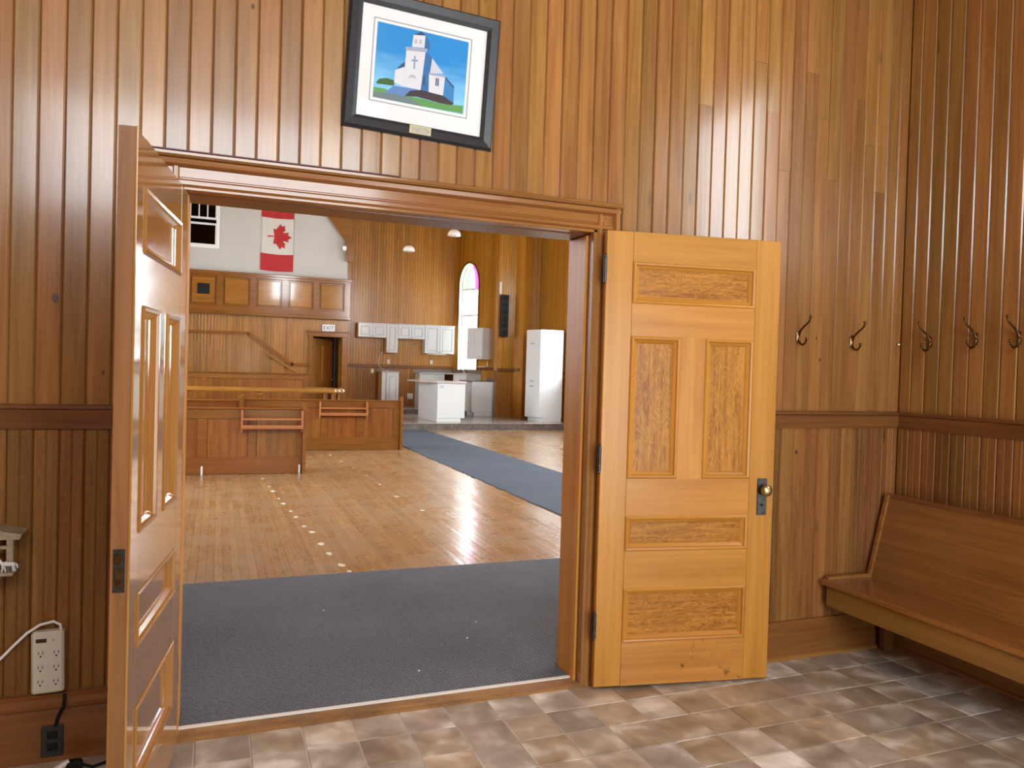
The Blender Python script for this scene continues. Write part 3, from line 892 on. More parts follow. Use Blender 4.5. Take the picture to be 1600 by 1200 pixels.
# ================================================================== nave shell
YF = 20.05            # face of the nave's far wall
nf = MB().box(-2.6, 8.95, 3.19, 23.2, -0.10, -0.012).build('floor_nave', 'floor_far')
struct(nf, 'old narrow plank floor of the nave', 'floor')
PW = 0.0580
plank_cache = {}
n_pl = 0
xi = -0.75
while xi < 7.3:
    xc = xi + PW / 2
    ys = [5.25]
    lim = 17.62
    nxt = 5.25 + random.uniform(1.5, 5.5)
    while nxt < lim - 2.2:
        ys.append(round(nxt * 4) / 4)
        nxt += random.uniform(4.0, 7.0)
    ys.append(lim)
    if not (3.35 < xi < 4.62):
        for a, b in zip(ys[:-1], ys[1:]):
            Ln = round(b - a, 3)
            if Ln not in plank_cache:
                h, g = PW / 2 - 0.0007, 0.0013
                plank_cache[Ln] = MB().prism([(-h, -0.012), (h, -0.012), (h, -g), (h - g, 0), (-h + g, 0), (-h, -g)], lambda p, q, t: (p, t, q), 0, Ln - 0.002).mesh('plank', 'plank')
            put('plank', plank_cache[Ln], nf, (xc, a, random.uniform(-0.0006, 0.0006)), (0, random.uniform(-0.012, 0.012), 0))
            n_pl += 1
    xi += PW
for i, (fx_, fy_) in enumerate([(0.57, 10.25), (0.61, 9.57), (0.63, 9.22), (0.66, 8.7), (0.68, 8.37), (0.72, 7.93), (0.74, 7.61), (0.77, 7.15), (0.81, 6.88), (0.83, 6.41),
                              (0.85, 6.06), (0.89, 5.69), (0.92, 5.5), (1.77, 12.79), (1.82, 11.91), (1.88, 11.13), (1.92, 10.32), (1.94, 9.49), (1.95, 8.57), (2.02, 7.67)]):
    s = random.uniform(0.7, 1.2)
    pts = [(fx_ + s * 0.026 * math.cos(a) * random.uniform(0.6, 1.2), fy_ + s * 0.05 * math.sin(a) * random.uniform(0.6, 1.2)) for a in [k * PI / 4 for k in range(8)]]
    MB().slab(pts, [], lambda p, q, t: (p, q, t), 0.0008, 0.0016).build('paint_fleck', 'paint_fleck', nf)

def arched_panes(name, origin, tan, w, z0, zs, label, depth=0.20, bars=(0.42, 0.72), inward=None, stained=True):
    """window set in an opening of width w; origin (x, y) at the opening's centre on the wall face, tan = wall direction, inward = into the room"""
    t = Vector((tan[0], tan[1])).normalized()
    n = Vector(inward).normalized()
    fn = lambda p, q, d: (origin[0] + t.x * p - n.x * d, origin[1] + t.y * p - n.y * d, q)
    o = thing(name, (0, 0, 0), label, 'window', kind='structure')
    ow = arch(w, z0, zs)
    iw = arch(w - 0.12, z0 + 0.07, zs)
    MB().slab(ow, [iw], fn, depth, depth + 0.06).build('window_frame', 'pvc', o)
    # reveal lining
    lin = arch(w - 0.004, z0 + 0.002, zs)
    lin2 = arch(w - 0.03, z0 + 0.015, zs)
    MB().slab(lin, [lin2], fn, 0.0, depth).build('reveal', 'pvc', o)
    MB().slab(rect(-w / 2 - 0.06, w / 2 + 0.06, z0 - 0.05, z0 - 0.002), [], fn, -0.05, 0.02).build('sill', 'trim_y', o)
    hgt = zs - z0
    zb = [z0 + 0.07] + [z0 + hgt * b for b in bars] + [zs]
    for z in zb[1:]:
        MB().slab(rect(-w / 2 + 0.05, w / 2 - 0.05, z - 0.022, z + 0.022), [], fn, depth + 0.005, depth + 0.05).build('glazing_bar', 'pvc', o)
    for a, b in zip(zb[:-1], zb[1:]):
        MB().slab(rect(-w / 2 + 0.06, w / 2 - 0.06, a + 0.022, b - 0.022), [], fn, depth + 0.028, depth + 0.032).build('pane', 'glass', o)
    # lunette: clear lancet in the middle, coloured glass to its sides
    R = (w - 0.12) / 2
    N = 12
    inner = [(R * 0.62 * math.cos(PI * k / N), zs + 0.022 + R * 0.95 * 0.82 * math.sin(PI * k / N)) for k in range(N + 1)]
    MB().slab(inner, [], fn, depth + 0.028, depth + 0.032).build('pane', 'glass', o)
    for sgn, mt in ((1, 'glass_pink'), (-1, 'glass_green')):
        out = [(sgn * R * math.cos(PI / 2 * k / 8), zs + 0.022 + (R - 0.022) * math.sin(PI / 2 * k / 8)) for k in range(9)]
        inn = [(sgn * R * 0.66 * math.cos(PI / 2 * k / 8), zs + 0.022 + R * 0.83 * math.sin(PI / 2 * k / 8)) for k in range(8, -1, -1)]
        MB().slab(out + inn, [], fn, depth + 0.028, depth + 0.032).build('stained_pane', mt, o)
    return o

# right side wall of the nave with four round-headed windows
XN = 8.70
SW0, SW1 = 1.33, 4.02
holes = [shift(arch(1.35, SW0, SW1), y) for y in NAVE_RIGHT_Y]
o = MB().slab(rect(3.42, 23.2, RAIL1, 8.0), holes, fx, XN, XN + 0.28).build('wall_right_nave', 'nave_y')
struct(o, 'board side wall of the nave with round-headed windows', 'wall')
MB().box(XN, XN + 0.28, 3.42, 23.2, 0, RAIL1).build('wainscot', 'nave_wy', o)
MB().box(XN - 0.03, XN, 3.42, 16.75, 1.27, 1.33, 0.006).build('chair_rail', 'rail_y', o)
MB().box(XN - 0.03, XN, 18.3, YF + 0.24, 1.27 + 0.16, 1.36 + 0.16, 0.006).build('chair_rail', 'rail_y', o)
for i, y in enumerate(NAVE_RIGHT_Y):
    arched_panes('window_%d' % (i + 1), (XN, y), (0, 1), 1.35, SW0, SW1,
                 ('round-headed nave window beside the tall white cabinet', 'second round-headed window along the nave side wall',
                  'third round-headed window along the nave side wall', 'round-headed nave side window nearest the entry hall')[i], inward=(-1, 0))
holes = [shift(arch(1.35, SW0, SW1), y) for y in NAVE_LEFT_Y]
o = MB().slab(rect(3.42, 23.2, 0, 8.0), holes, fx, -2.4, -2.66).build('wall_left_nave', 'nave_y')
struct(o, 'board side wall of the nave on the pew side', 'wall')
for i, y in enumerate(NAVE_LEFT_Y):
    arched_panes('window_%d' % (i + 5), (-2.4, y), (0, 1), 1.35, SW0, SW1,
                 ('pew-side nave window nearest the gallery', 'middle pew-side nave window', 'pew-side nave window nearest the entry hall')[i], inward=(1, 0))
o = MB().box(-2.7, 9.0, 3.2, 23.2, 8.0, 8.1).build('ceiling_nave', 'ceil')
struct(o, 'high board ceiling of the nave', 'ceiling')

# platform, second step
o = MB().box(-2.4, XN, 17.70, 23.2, -0.02, 0.145).build('floor_platform', 'riser')
struct(o, 'raised platform across the front of the nave', 'floor')
MB().box(-2.4, XN, 17.68, 23.2, 0.145, 0.162, 0.004).build('platform_top', 'platform', o)
o = MB().box(3.2, 8.6, 21.40, 23.2, 0.162, 0.290).build('floor_chancel', 'riser')
struct(o, 'second step at the back of the kitchen alcove', 'floor')
MB().box(3.2, 8.6, 21.38, 23.2, 0.290, 0.306, 0.004).build('step_top', 'platform', o)

# far wall: stair and gallery side (left) with a door opening, dark-room window above
GX0, GX1 = -2.4, 3.17
DX0, DX1, DZT = 2.275, 3.005, 2.225
wv = (-0.74, -0.075, 4.33, 5.42)
outer = [(GX0, 0), (DX0, 0), (DX0, DZT), (DX1, DZT), (DX1, 0), (GX1, 0), (GX1, 8.0), (GX0, 8.0)]
o = MB().slab(outer, [rect(*wv)], fy, YF, YF + 0.16).build('wall_far', 'nave_wx')
struct(o, 'far wall of the nave below and behind the gallery front', 'wall')
# white plaster gable face above the gallery front
g = [(GX0, 3.70), (3.10, 3.70), (3.10, 4.62), (2.53, 5.36), (1.25, 7.0), (GX0, 7.0)]
MB().slab(g, [rect(*wv)], fy, YF - 0.02, YF).build('plaster_face', 'plaster', o)
# raking timber along the gable
rk = thing('roof_beam', (0, 0, 0), 'dark sloping roof timber at the edge of the white gable', 'beam', kind='structure')
MB().slab([(2.53, 5.36), (3.10, 4.62), (3.10, 4.50), (3.20, 4.50), (3.20, 7.2), (1.15, 7.2)], [], fy, YF - 0.14, YF + 0.005).build('rafter', 'gallery', rk)
MB().slab([(3.06, 4.20), (3.20, 4.20), (3.20, 4.76), (3.02, 4.76), (2.98, 4.66), (3.05, 4.55), (3.02, 4.40)], [], fy, YF - 0.20, YF + 0.005).build('corbel', 'gallery', rk)
# dark sash window in the gable
wd = thing('window_8', (0, 0, 0), 'white sash window with black panes in the white gable', 'window', kind='structure')
x0, x1, z0, z1 = wv
MB().slab(rect(x0 - 0.05, x1 + 0.05, z0 - 0.05, z1 + 0.05), [rect(x0 + 0.03, x1 - 0.03, z0 + 0.03, z1 - 0.03)], fy, YF - 0.05, YF + 0.06).build('window_frame', 'pvc', wd)
up = MB().slab(rect(x0 + 0.03, x1 - 0.03, 4.98, z1 - 0.03), [rect(x0 + 0.06 + i * 0.193, x0 + 0.06 + i * 0.193 + 0.165, 5.03, z1 - 0.06) for i in range(3)], fy, YF - 0.02, YF + 0.015).build('upper_sash', 'pvc', wd)
for i in range(3):
    MB().box(x0 + 0.06 + i * 0.193, x0 + 0.06 + i * 0.193 + 0.165, YF - 0.004, YF, 5.03, z1 - 0.06).build('pane', 'glass_dark', up)
lo = MB().slab(rect(x0 + 0.03, x1 - 0.03, 4.36, 4.90), [rect(x0 + 0.055, x1 - 0.055, 4.385, 4.85)], fy, YF + 0.02, YF + 0.05).build('lower_sash', 'pvc', wd)
MB().box(x0 + 0.055, x1 - 0.055, YF + 0.033, YF + 0.037, 4.385, 4.85).build('pane', 'glass_dark', lo)
db = MB().slab(rect(x0 - 0.3, x1 + 0.3, z0 - 0.3, z1 + 0.3), [], fy, YF + 1.2, YF + 1.25).build('dark_room', 'void', wd)  # backing coloured black so the room behind the sash reads as unlit
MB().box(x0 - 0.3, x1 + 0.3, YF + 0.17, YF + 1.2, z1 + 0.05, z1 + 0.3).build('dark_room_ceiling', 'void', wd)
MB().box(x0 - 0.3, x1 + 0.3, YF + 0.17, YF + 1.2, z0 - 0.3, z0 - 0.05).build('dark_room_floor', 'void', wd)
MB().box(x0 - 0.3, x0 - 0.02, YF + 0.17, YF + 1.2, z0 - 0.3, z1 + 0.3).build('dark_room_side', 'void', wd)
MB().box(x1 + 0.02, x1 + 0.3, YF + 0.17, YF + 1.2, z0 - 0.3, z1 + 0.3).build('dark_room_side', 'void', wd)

# gallery front: framed panels
gf = thing('gallery_front', (0, YF, 2.70), 'glossy panelled gallery front under the white gable', 'gallery front')
Y0 = -0.17
def gb(x0, x1, y0, y1, z0, z1, b=0.006):
    return MB().box(x0, x1, y0, y1, z0 - 2.70, z1 - 2.70, b)
gb(GX0, 3.17, Y0, 0, 3.60, 3.70).build('top_rail', 'gallery', gf)
gb(GX0, 3.20, Y0 - 0.04, 0, 3.66, 3.72).build('cap', 'gallery', gf)
gb(GX0, 3.17, Y0, 0, 2.72, 2.90).build('bottom_rail', 'gallery', gf)
gb(GX0, 3.19, Y0 - 0.03, 0, 2.68, 2.74).build('base_moulding', 'gallery', gf)
gb(GX0, 3.15, Y0 + 0.05, -0.005, 2.88, 3.62, 0).build('backing', 'gallery', gf)
st_x = [(-0.76, -0.66), (-0.07, 0.09), (0.70, 0.86), (1.46, 1.63), (2.23, 2.39), (3.01, 3.17)]
st_x = [(-2.4, -2.25), (-1.53, -1.38)] + st_x
for a, b in st_x:
    gb(a, b, Y0, -0.01, 2.89, 3.61, 0.008).build('stile', 'gallery', gf)
for (a0, a1), (b0, b1) in zip(st_x[:-1], st_x[1:]):
    gb(a1 + 0.03, b0 - 0.03, Y0 + 0.028, Y0 + 0.06, 2.94, 3.56, 0.012).build('panel', 'gallery_panel', gf)
vt = gb(-0.50, -0.23, Y0 - 0.005, Y0 + 0.03, 3.15, 3.40, 0.004).build('vent', 'black', gf)

# chair rail that follows the stair, and handrail
sr = thing('trim_8', (0, 0, 0), 'dark moulding that slopes with the stair on the far wall', 'trim', kind='structure')
def bar2(name, p, q, w_, d, mat, parent, y):
    a, b = Vector((p[0], p[1])), Vector((q[0], q[1]))
    n = (b - a).normalized()
    n = Vector((-n.y, n.x)) * w_ / 2
    return MB().slab([tuple(a - n), tuple(b - n), tuple(b + n), tuple(a + n)], [], fy, y - d, y).build(name, mat, parent)
bar2('level_moulding', (GX0, 2.215), (0.70, 2.235), 0.075, 0.05, 'gallery', sr, YF)
bar2('sloping_moulding', (0.68, 2.24), (1.78, 1.48), 0.075, 0.05, 'gallery', sr, YF)
bar2('level_moulding', (1.74, 1.49), (2.15, 1.49), 0.075, 0.05, 'gallery', sr, YF)
hr = thing('handrail', (1.5, YF - 0.09, 1.2), 'pale wooden handrail sloping along the stair wall', 'handrail')
bm_ = MB().tube([(1.13 - 1.5, 0, 1.745 - 1.2), (1.91 - 1.5, 0, 1.265 - 1.2)], 0.024, 10).build('rail', 'rail_oak', hr, True)
for fx_ in (0.15, 0.6):
    px_, pz_ = 1.13 + 0.78 * fx_ - 1.5, 1.745 - 0.48 * fx_ - 1.2
    MB().tube([(px_, 0.0, pz_ - 0.02), (px_, 0.03, pz_ - 0.06), (px_, 0.09, pz_ - 0.06)], 0.010, 6).build('bracket', 'brass', hr)

# exit doorway: casing, room beyond, open leaf
dc = thing('trim_9', (0, 0, 0), 'dark casing around the exit doorway', 'trim', kind='structure')
MB().box(2.155, DX0, YF - 0.04, YF, 0.16, 2.36, 0.010).build('side_casing', 'gallery', dc)
MB().box(DX1, 3.135, YF - 0.04, YF, 0.16, 2.36, 0.010).build('side_casing', 'gallery', dc)
MB().box(2.13, 3.16, YF - 0.05, YF, DZT, 2.345, 0.012).build('head_casing', 'gallery', dc)
MB().box(2.11, 3.18, YF - 0.07, YF, 2.335, 2.375, 0.010).build('cap', 'rail_x', dc)
rm = MB().box(1.9, 3.008, YF + 1.3, YF + 1.36, 0.1, 2.6).build('wall_passage', 'gallery')
struct(rm, 'dim wooden wall of the passage beyond the exit door', 'wall')
MB().box(1.84, 1.9, YF + 0.165, YF + 1.36, 0.1, 2.6).build('side_panel', 'gallery', rm)
MB().box(1.84, 3.0, YF + 0.165, YF + 1.36, 2.55, 2.6).build('ceiling_panel', 'gallery', rm)
MB().box(2.74, 2.84, YF + 1.22, YF + 1.30, 0.16, 2.3, 0.01).build('door_casing', 'trim_z', rm)
MB().box(2.60, 2.74, YF + 1.26, YF + 1.32, 0.16, 2.28).build('gap_shade_strip', 'void', rm)  # black block painted in for the darkness deep in the passage
dl = thing('door_3', (DX0 + 0.02, YF + 0.17, 0.17), 'brown panelled door ajar inside the exit doorway', 'door', math.radians(38), kind='structure')
for a, b, c, d in ((0, 0.10, 0, 2.02), (0.60, 0.70, 0, 2.02)):
    MB().box(a, b, 0, 0.04, c, d, 0.004).build('stile', 'pew', dl)
for c, d in ((0, 0.2), (0.85, 1.0), (1.82, 2.02)):
    MB().box(0.1, 0.6, 0.001, 0.039, c, d).build('rail', 'pew', dl)
MB().box(0.32, 0.38, 0.001, 0.039, 1.0, 1.82).build('mullion', 'rail_oak', dl)
for a, b, c, d in ((0.1, 0.6, 0.2, 0.85), (0.1, 0.32, 1.0, 1.82), (0.38, 0.6, 1.0, 1.82)):
    MB().box(a, b, 0.014, 0.026, c, d).build('panel', 'pew_panel', dl)
MB().lathe([(0.01, 0), (0.01, -0.03), (0.026, -0.04), (0.026, -0.06), (0.01, -0.066)], 12, (0.655, 0, 0.95), 'y').build('knob', 'brass', dl, True)

# exit sign
es = thing('exit_sign', (2.655, YF, 2.375), 'small white EXIT sign above the far doorway', 'sign')
MB().box(-0.16, 0.16, -0.03, 0, 0.0, 0.175, 0.006).build('plate', 'white', es)
MB().slab(rect(-0.16, 0.16, 0.0, 0.175), [rect(-0.148, 0.148, 0.012, 0.163)], fy, -0.034, -0.029).build('rim', 'lam_in', es)
fc = bpy.data.curves.new('lettering', 'FONT')
fc.body = 'EXIT'
fc.size = 0.15
fc.align_x = 'CENTER'
fc.extrude = 0.001
fc.materials.append(MT['switch'])
tmp = bpy.data.objects.new('lettering_curve', fc)
C.objects.link(tmp)
bpy.context.view_layer.update()
me_ = bpy.data.meshes.new_from_object(tmp.evaluated_get(bpy.context.evaluated_depsgraph_get()))
bpy.data.objects.remove(tmp)
ft = put('lettering', me_, es, (0, -0.0345, 0.035), (PI / 2, 0, 0))
ft.scale = (0.88, 1, 1)

# chancel (kitchen alcove)
A = Vector((6.83, 22.7))
TD = Vector((0.42, -0.906)).normalized()
ND = Vector((TD.y, -TD.x))          # into the room
YB = 22.70
o = MB().box(3.17, 6.95, YB, YB + 0.2, RAIL1 + 0.2, 8.0).build('wall_alcove', 'nave_x')
struct(o, 'orange board wall behind the white upper cabinets', 'wall')
MB().box(3.17, 6.95, YB, YB + 0.2, 0, RAIL1 + 0.2).build('wainscot', 'nave_wx', o)
MB().box(3.17, 6.83, YB - 0.035, YB, 1.475, 1.56, 0.008).build('chair_rail', 'pew', o)
o = MB().box(GX1 - 0.16, GX1, YF + 0.161, YB + 0.2, 0, 8.0).build('wall_alcove_side', 'nave_y')
struct(o, 'return wall at the corner of the kitchen alcove', 'wall')
fd = lambda p, q, t: (A.x + TD.x * p - ND.x * t, A.y + TD.y * p - ND.y * t, q)
DW0, DW1 = 1.47, 4.08
hole = shift(arch(0.86, DW0, DW1, rise=0.66), 0.665)
o = MB().slab(rect(-0.1, 3.0, DW0 - 0.001 + 0.05, 8.0)[:0] or rect(-0.1, 3.0, 0.0, 8.0), [hole], fd, 0.0, 0.26).build('wall_alcove_angled', 'nave_d')
struct(o, 'angled board wall with the round-headed alcove window', 'wall')
MB().slab(rect(1.18, 2.9, 1.475, 1.56), [], fd, -0.035, 0.0).build('chair_rail', 'rail_x', o)
wo = A + TD * 0.665
def alcove_window():
    o = thing('window_9', (0, 0, 0), 'round-headed window between the alcove cabinets with pink glass', 'window', kind='structure')
    fn = lambda p, q, d: fd(0.665 + p, q, d)
    w, z0, zs, rise = 0.86, DW0, DW1, 0.66
    MB().slab(arch(w, z0, zs, rise=rise), [arch(w - 0.10, z0 + 0.06, zs, rise=rise - 0.05)], fn, 0.11, 0.17).build('window_frame', 'pvc', o)
    MB().slab(arch(w - 0.003, z0 + 0.002, zs, rise=rise - 0.002), [arch(w - 0.025, z0 + 0.014, zs, rise=rise - 0.014)], fn, -0.004, 0.11).build('reveal', 'pvc', o)
    MB().slab(arch(w + 0.10, z0, zs, rise=rise + 0.05), [arch(w, z0, zs, rise=rise)], fn, -0.02, 0.0).build('casing', 'rail_y', o)
    zb = [z0 + 0.06, 2.32, 3.15, 3.95]
    for z in zb[1:]:
        MB().slab(rect(-w / 2 + 0.045, w / 2 - 0.045, z - 0.028, z + 0.028), [], fn, 0.115, 0.16).build('glazing_bar', 'pvc', o)
    for a, b in zip(zb[:-1], zb[1:]):
        MB().slab(rect(-w / 2 + 0.05, w / 2 - 0.05, a + 0.02, b - 0.02), [], fn, 0.138, 0.142).build('pane', 'glass', o)
    R, V = (w - 0.10) / 2, rise - 0.05
    lan = [(-R * 0.30, 3.97), (R * 0.30, 3.97)] + [(R * 0.30 * math.cos(PI * k / 10), zs + V * 0.78 * math.sin(PI * k / 10)) for k in range(11)]
    MB().slab(lan, [], fn, 0.138, 0.142).build('pane', 'glass', o)
    for sgn, mt in ((1, 'glass_pink'), (-1, 'glass_green')):
        out = [(sgn * R, 3.97)] + [(sgn * R * math.cos(PI / 2 * k / 8), zs + V * math.sin(PI / 2 * k / 8)) for k in range(9)]
        inn = [(sgn * R * 0.34 * math.cos(PI / 2 * k / 8), zs + V * 0.83 * math.sin(PI / 2 * k / 8)) for k in range(8, -1, -1)] + [(sgn * R * 0.34, 3.97)]
        MB().slab(out + inn, [], fn, 0.138, 0.142).build('stained_pane', mt, o)
alcove_window()
# pier between alcove and nave side wall
o = MB().box(7.42, XN, 20.30, 20.52, RAIL1 + 0.16, 8.0).build('wall_pier', 'nave_x')
struct(o, 'board pier carrying the tall black loudspeaker', 'wall')
MB().box(7.42, XN, 20.30, 20.52, 0, RAIL1 + 0.16).build('wainscot', 'nave_wx', o)
MB().box(7.42, XN, 20.265, 20.30, 1.455, 1.545, 0.008).build('chair_rail', 'rail_x', o)
MB().box(8.08, 8.58, 20.24, 20.30, 0.16, 8.0, 0.01).build('pilaster', 'nave_x', o)
o = MB().box(GX1 - 0.1, 7.6, YF + 0.02, YF + 0.3, 6.3, 8.0).build('wall_alcove_header', 'nave_x')
struct(o, 'board wall above the kitchen alcove opening', 'wall')

# ================================================================== carpets
o = MB().box(-2.38, 6.4, 3.447, 5.415, -0.011, 0.0165, 0.004).build('carpet', 'carpet')
MB().box(OPL + 0.034, OPR - 0.034, 3.288, 3.449, 0.0121, 0.0165).build('doorway_strip', 'carpet', o)
tag(o, 'charcoal blue woven carpet just inside the doorway', 'carpet')
for lx, ly in ((1.432, 4.147), (0.94, 3.55), (1.302, 3.909), (0.62, 4.6)):
    MB().lathe([(0.004, 0), (0.006, 0.003), (0.003, 0.006)], 6, (lx, ly, 0.0164)).build('lint_speck', 'alu', o)
pts, N = [], 60
for k in range(N + 1):
    pts.append((3.36 - 0.10 * k / N + random.uniform(-0.022, 0.018), 5.43 + 12.22 * k / N))
for k in range(N, -1, -1):
    pts.append((4.78 - 0.10 * k / N + random.uniform(-0.006, 0.006), 5.43 + 12.22 * k / N))
o = MB().slab(pts, [], lambda p, q, t: (p, q, t), 0.001, 0.011).build('runner_rug', 'runner')
tag(o, 'slate blue aisle runner leading to the platform', 'carpet runner')

# ================================================================== foyer things
# --- framed picture, hanging askew
pc = thing('framed_picture', (0.793, YW - 0.001, 2.757), 'black-framed print of a white church hanging askew above the doorway', 'picture')
pc.rotation_euler = (math.radians(2.0), math.radians(2.2), 0)
FW, FH, FB, FD = 0.656, 0.572, 0.056, 0.030
for (a, b, c, d) in (((-FW / 2, -FH / 2), (FW / 2, -FH / 2), 0, 1), ((FW / 2, -FH / 2), (FW / 2, FH / 2), -1, 0), ((FW / 2, FH / 2), (-FW / 2, FH / 2), 0, -1), ((-FW / 2, FH / 2), (-FW / 2, -FH / 2), 1, 0)):
    pr = [(0, 0), (0, -0.018), (0.010, -FD), (0.040, -0.024), (FB, -0.014), (FB, 0)]
    dx = (1 if b[0] > a[0] else -1 if b[0] < a[0] else 0)
    dz = (1 if b[1] > a[1] else -1 if b[1] < a[1] else 0)
    vs, n = [], len(pr)
    for e in (0, 1):
        for p, q in pr:
            P0 = a if e == 0 else b
            sg = 1 if e == 0 else -1
            vs.append((P0[0] + c * p + sg * dx * p, q, P0[1] + d * p + sg * dz * p))
    MB().add(vs, [(i, (i + 1) % n, n + (i + 1) % n, n + i) for i in range(n)] + [tuple(range(n)), tuple(range(n, 2 * n))]).build('frame_side', 'frame_black', pc)
MB().box(-FW / 2 + 0.05, FW / 2 - 0.05, -0.009, -0.004, -FH / 2 + 0.05, FH / 2 - 0.05).build('mat_board', 'mat_board', pc)
aw, ah = 0.398, 0.312
ax_, az_ = -0.008, 0.010
MB().slab(rect(ax_ - aw / 2 - 0.016, ax_ + aw / 2 + 0.016, az_ - ah / 2 - 0.016, az_ + ah / 2 + 0.016), [rect(ax_ - aw / 2 - 0.012, ax_ + aw / 2 + 0.012, az_ - ah / 2 - 0.012, az_ + ah / 2 + 0.012)], fy, -0.0100, -0.0088).build('bevel_line', 'mat_line', pc)
art = MB().box(-aw / 2, aw / 2, -0.0008, 0, -ah / 2, ah / 2).build('print', 'p_sky', pc, False, (ax_, -0.0092, az_))
U, Vv = Vector((678, 155)), Vector((-36, 545))
det = U.x * Vv.y - U.y * Vv.x
def art_uv(x, y):
    dx, dy = x - 405, y - 167
    u = (dx * Vv.y - dy * Vv.x) / det
    v = (U.x * dy - U.y * dx) / det
    return (-aw / 2 + max(0, min(1, u)) * aw, ah / 2 - max(0, min(1, v)) * ah)
polys = [
    ('p_grass', [(372, 640), (455, 655), (520, 690), (700, 730), (880, 780), (1045, 800), (1040, 860), (700, 800), (368, 725)]),
    ('p_road', [(372, 678), (470, 688), (600, 712), (700, 768), (735, 800), (368, 725)]),
    ('p_bush', [(393, 606), (415, 582), (470, 578), (525, 596), (522, 636), (470, 628), (400, 618)]),
    ('p_step', [(452, 684), (520, 636), (700, 668), (608, 716)]),
    ('p_wall', [(530, 522), (598, 500), (592, 645), (522, 610)]),
    ('p_dark', [(540, 512), (600, 460), (602, 498)]),
    ('p_blue', [(752, 372), (805, 440), (786, 695), (716, 674)]),
    ('p_wall', [(612, 372), (755, 378), (718, 674), (588, 640)]),
    ('p_roof', [(804, 438), (890, 556), (788, 548)]),
    ('p_wall', [(780, 552), (902, 574), (886, 724), (778, 692)]),
    ('p_lilac', [(776, 546), (900, 568), (902, 584), (780, 562)]),
    ('p_blue2', [(905, 580), (972, 662), (968, 788), (888, 726)]),
    ('p_dark', [(905, 578), (974, 656), (972, 670), (904, 594)]),
    ('p_base', [(640, 676), (720, 672), (890, 720), (972, 782), (955, 792), (870, 776), (690, 722), (600, 712)]),
    ('p_dark', [(832, 585), (842, 587), (839, 645), (829, 643)]),
    ('p_dark', [(846, 588), (856, 590), (853, 648), (843, 646)]),
    ('p_dark', [(740, 565), (752, 572), (746, 640), (735, 635)]),
    ('p_blue', [(750, 268), (790, 322), (782, 385), (744, 364)]),
    ('p_wall', [(664, 264), (752, 268), (745, 362), (652, 354)]),
    ('p_dark', [(664, 266), (724, 242), (760, 272)]),
    ('p_lilac', [(604, 352), (768, 368), (762, 396), (610, 378)]),
    ('p_cross', [(668, 420), (680, 421), (675, 516), (663, 514)]),
    ('p_cross', [(650, 446), (698, 450), (697, 463), (649, 459)]),
    ('p_arch', [(622, 585), (640, 560), (662, 556), (680, 572), (682, 590), (655, 578)]),
    ('p_arch', [(672, 300), (690, 296), (690, 330), (672, 328)]),
    ('p_arch', [(706, 300), (724, 300), (722, 334), (706, 332)]),
]
for i, (mt, pl) in enumerate(polys):
    MB().slab([art_uv(*p) for p in pl], [], fy, -0.0009 - 0.00003 * i, -0.0008).build('printed_shape', mt, art)
MB().box(-FW / 2 + 0.05, FW / 2 - 0.05, -0.0135, -0.0125, -FH / 2 + 0.05, FH / 2 - 0.05).build('glass', 'pic_glass', pc)
pq = MB().box(-0.048, 0.048, -0.0315, -0.027, -FH / 2 + 0.014, -FH / 2 + 0.050, 0.0015).build('plaque', 'brass', pc)
MB().box(-0.043, 0.043, -0.0322, -0.0312, -FH / 2 + 0.018, -FH / 2 + 0.046).build('plaque_face', 'pewter', pq)

# --- coat hooks
def make_hook():
    o = thing('coat_hook', (0, 0, 0), '', 'hook', group='bronze coat hooks in a row')
    MB().add(*(lambda b: (b.v, b.f))(MB().lathe([(0.004, -0.0), (0.014, -0.002), (0.016, -0.006), (0.010, -0.010), (0.003, -0.012)], 14, (0, 0, 0), 'y'))).build('base_plate', 'bronze', o, True)
    pl = o.children[0]
    pl.scale = (0.85, 1, 2.1)
    pl.location = (0, 0, 0.002)
    up = [(0, -0.010, 0.010), (0, -0.022, 0.030), (0, -0.045, 0.050), (0, -0.070, 0.065), (0, -0.086, 0.080), (0, -0.092, 0.097)]
    MB().tube(up, [0.0075, 0.006, 0.0052, 0.005, 0.005, 0.0045], 10).build('upper_prong', 'bronze', o, True)
    dn = [(0, -0.008, -0.006), (0, -0.013, -0.026), (0, -0.026, -0.042), (0, -0.044, -0.046), (0, -0.059, -0.036), (0, -0.067, -0.020)]
    MB().tube(dn, [0.0075, 0.0065, 0.0058, 0.0055, 0.0055, 0.005], 10).build('lower_prong', 'bronze', o, True)
    for tip, r in (((0, -0.093, 0.101), 0.0085), ((0, -0.068, -0.015), 0.0085)):
        pr = [(r * math.sin(a), -r * math.cos(a)) for a in [PI * k / 8 for k in range(1, 8)]]
        MB().lathe(pr, 12, tip).build('ball_tip', 'bronze', o, True)
    for z in (0.024, -0.024):
        MB().lathe([(0.0045, 0), (0.0045, -0.003), (0.003, -0.005)], 8, (0, -0.002, z), 'y').build('screw', 'brass', o, True)
    return o
hk = make_hook()
spots = [((2.862, YW, 1.716), 0, 'bronze double coat hook nearest the open door'),
         ((3.232, YW, 1.702), 0, 'bronze double coat hook next to the corner nail on the door wall'),
         ((XR, 3.002, 1.708), -PI / 2, 'bronze double coat hook on the side wall, first from the corner'),
         ((XR, 2.735, 1.718), -PI / 2, 'bronze double coat hook on the side wall, second from the corner'),
         ((XR, 2.512, 1.716), -PI / 2, 'bronze double coat hook on the side wall, third from the corner')]
for i, (lc, rz, lb) in enumerate(spots):
    o = hk if i == 0 else copy_tree(hk)
    o.location, o.rotation_euler.z = lc, rz
    o['label'] = lb
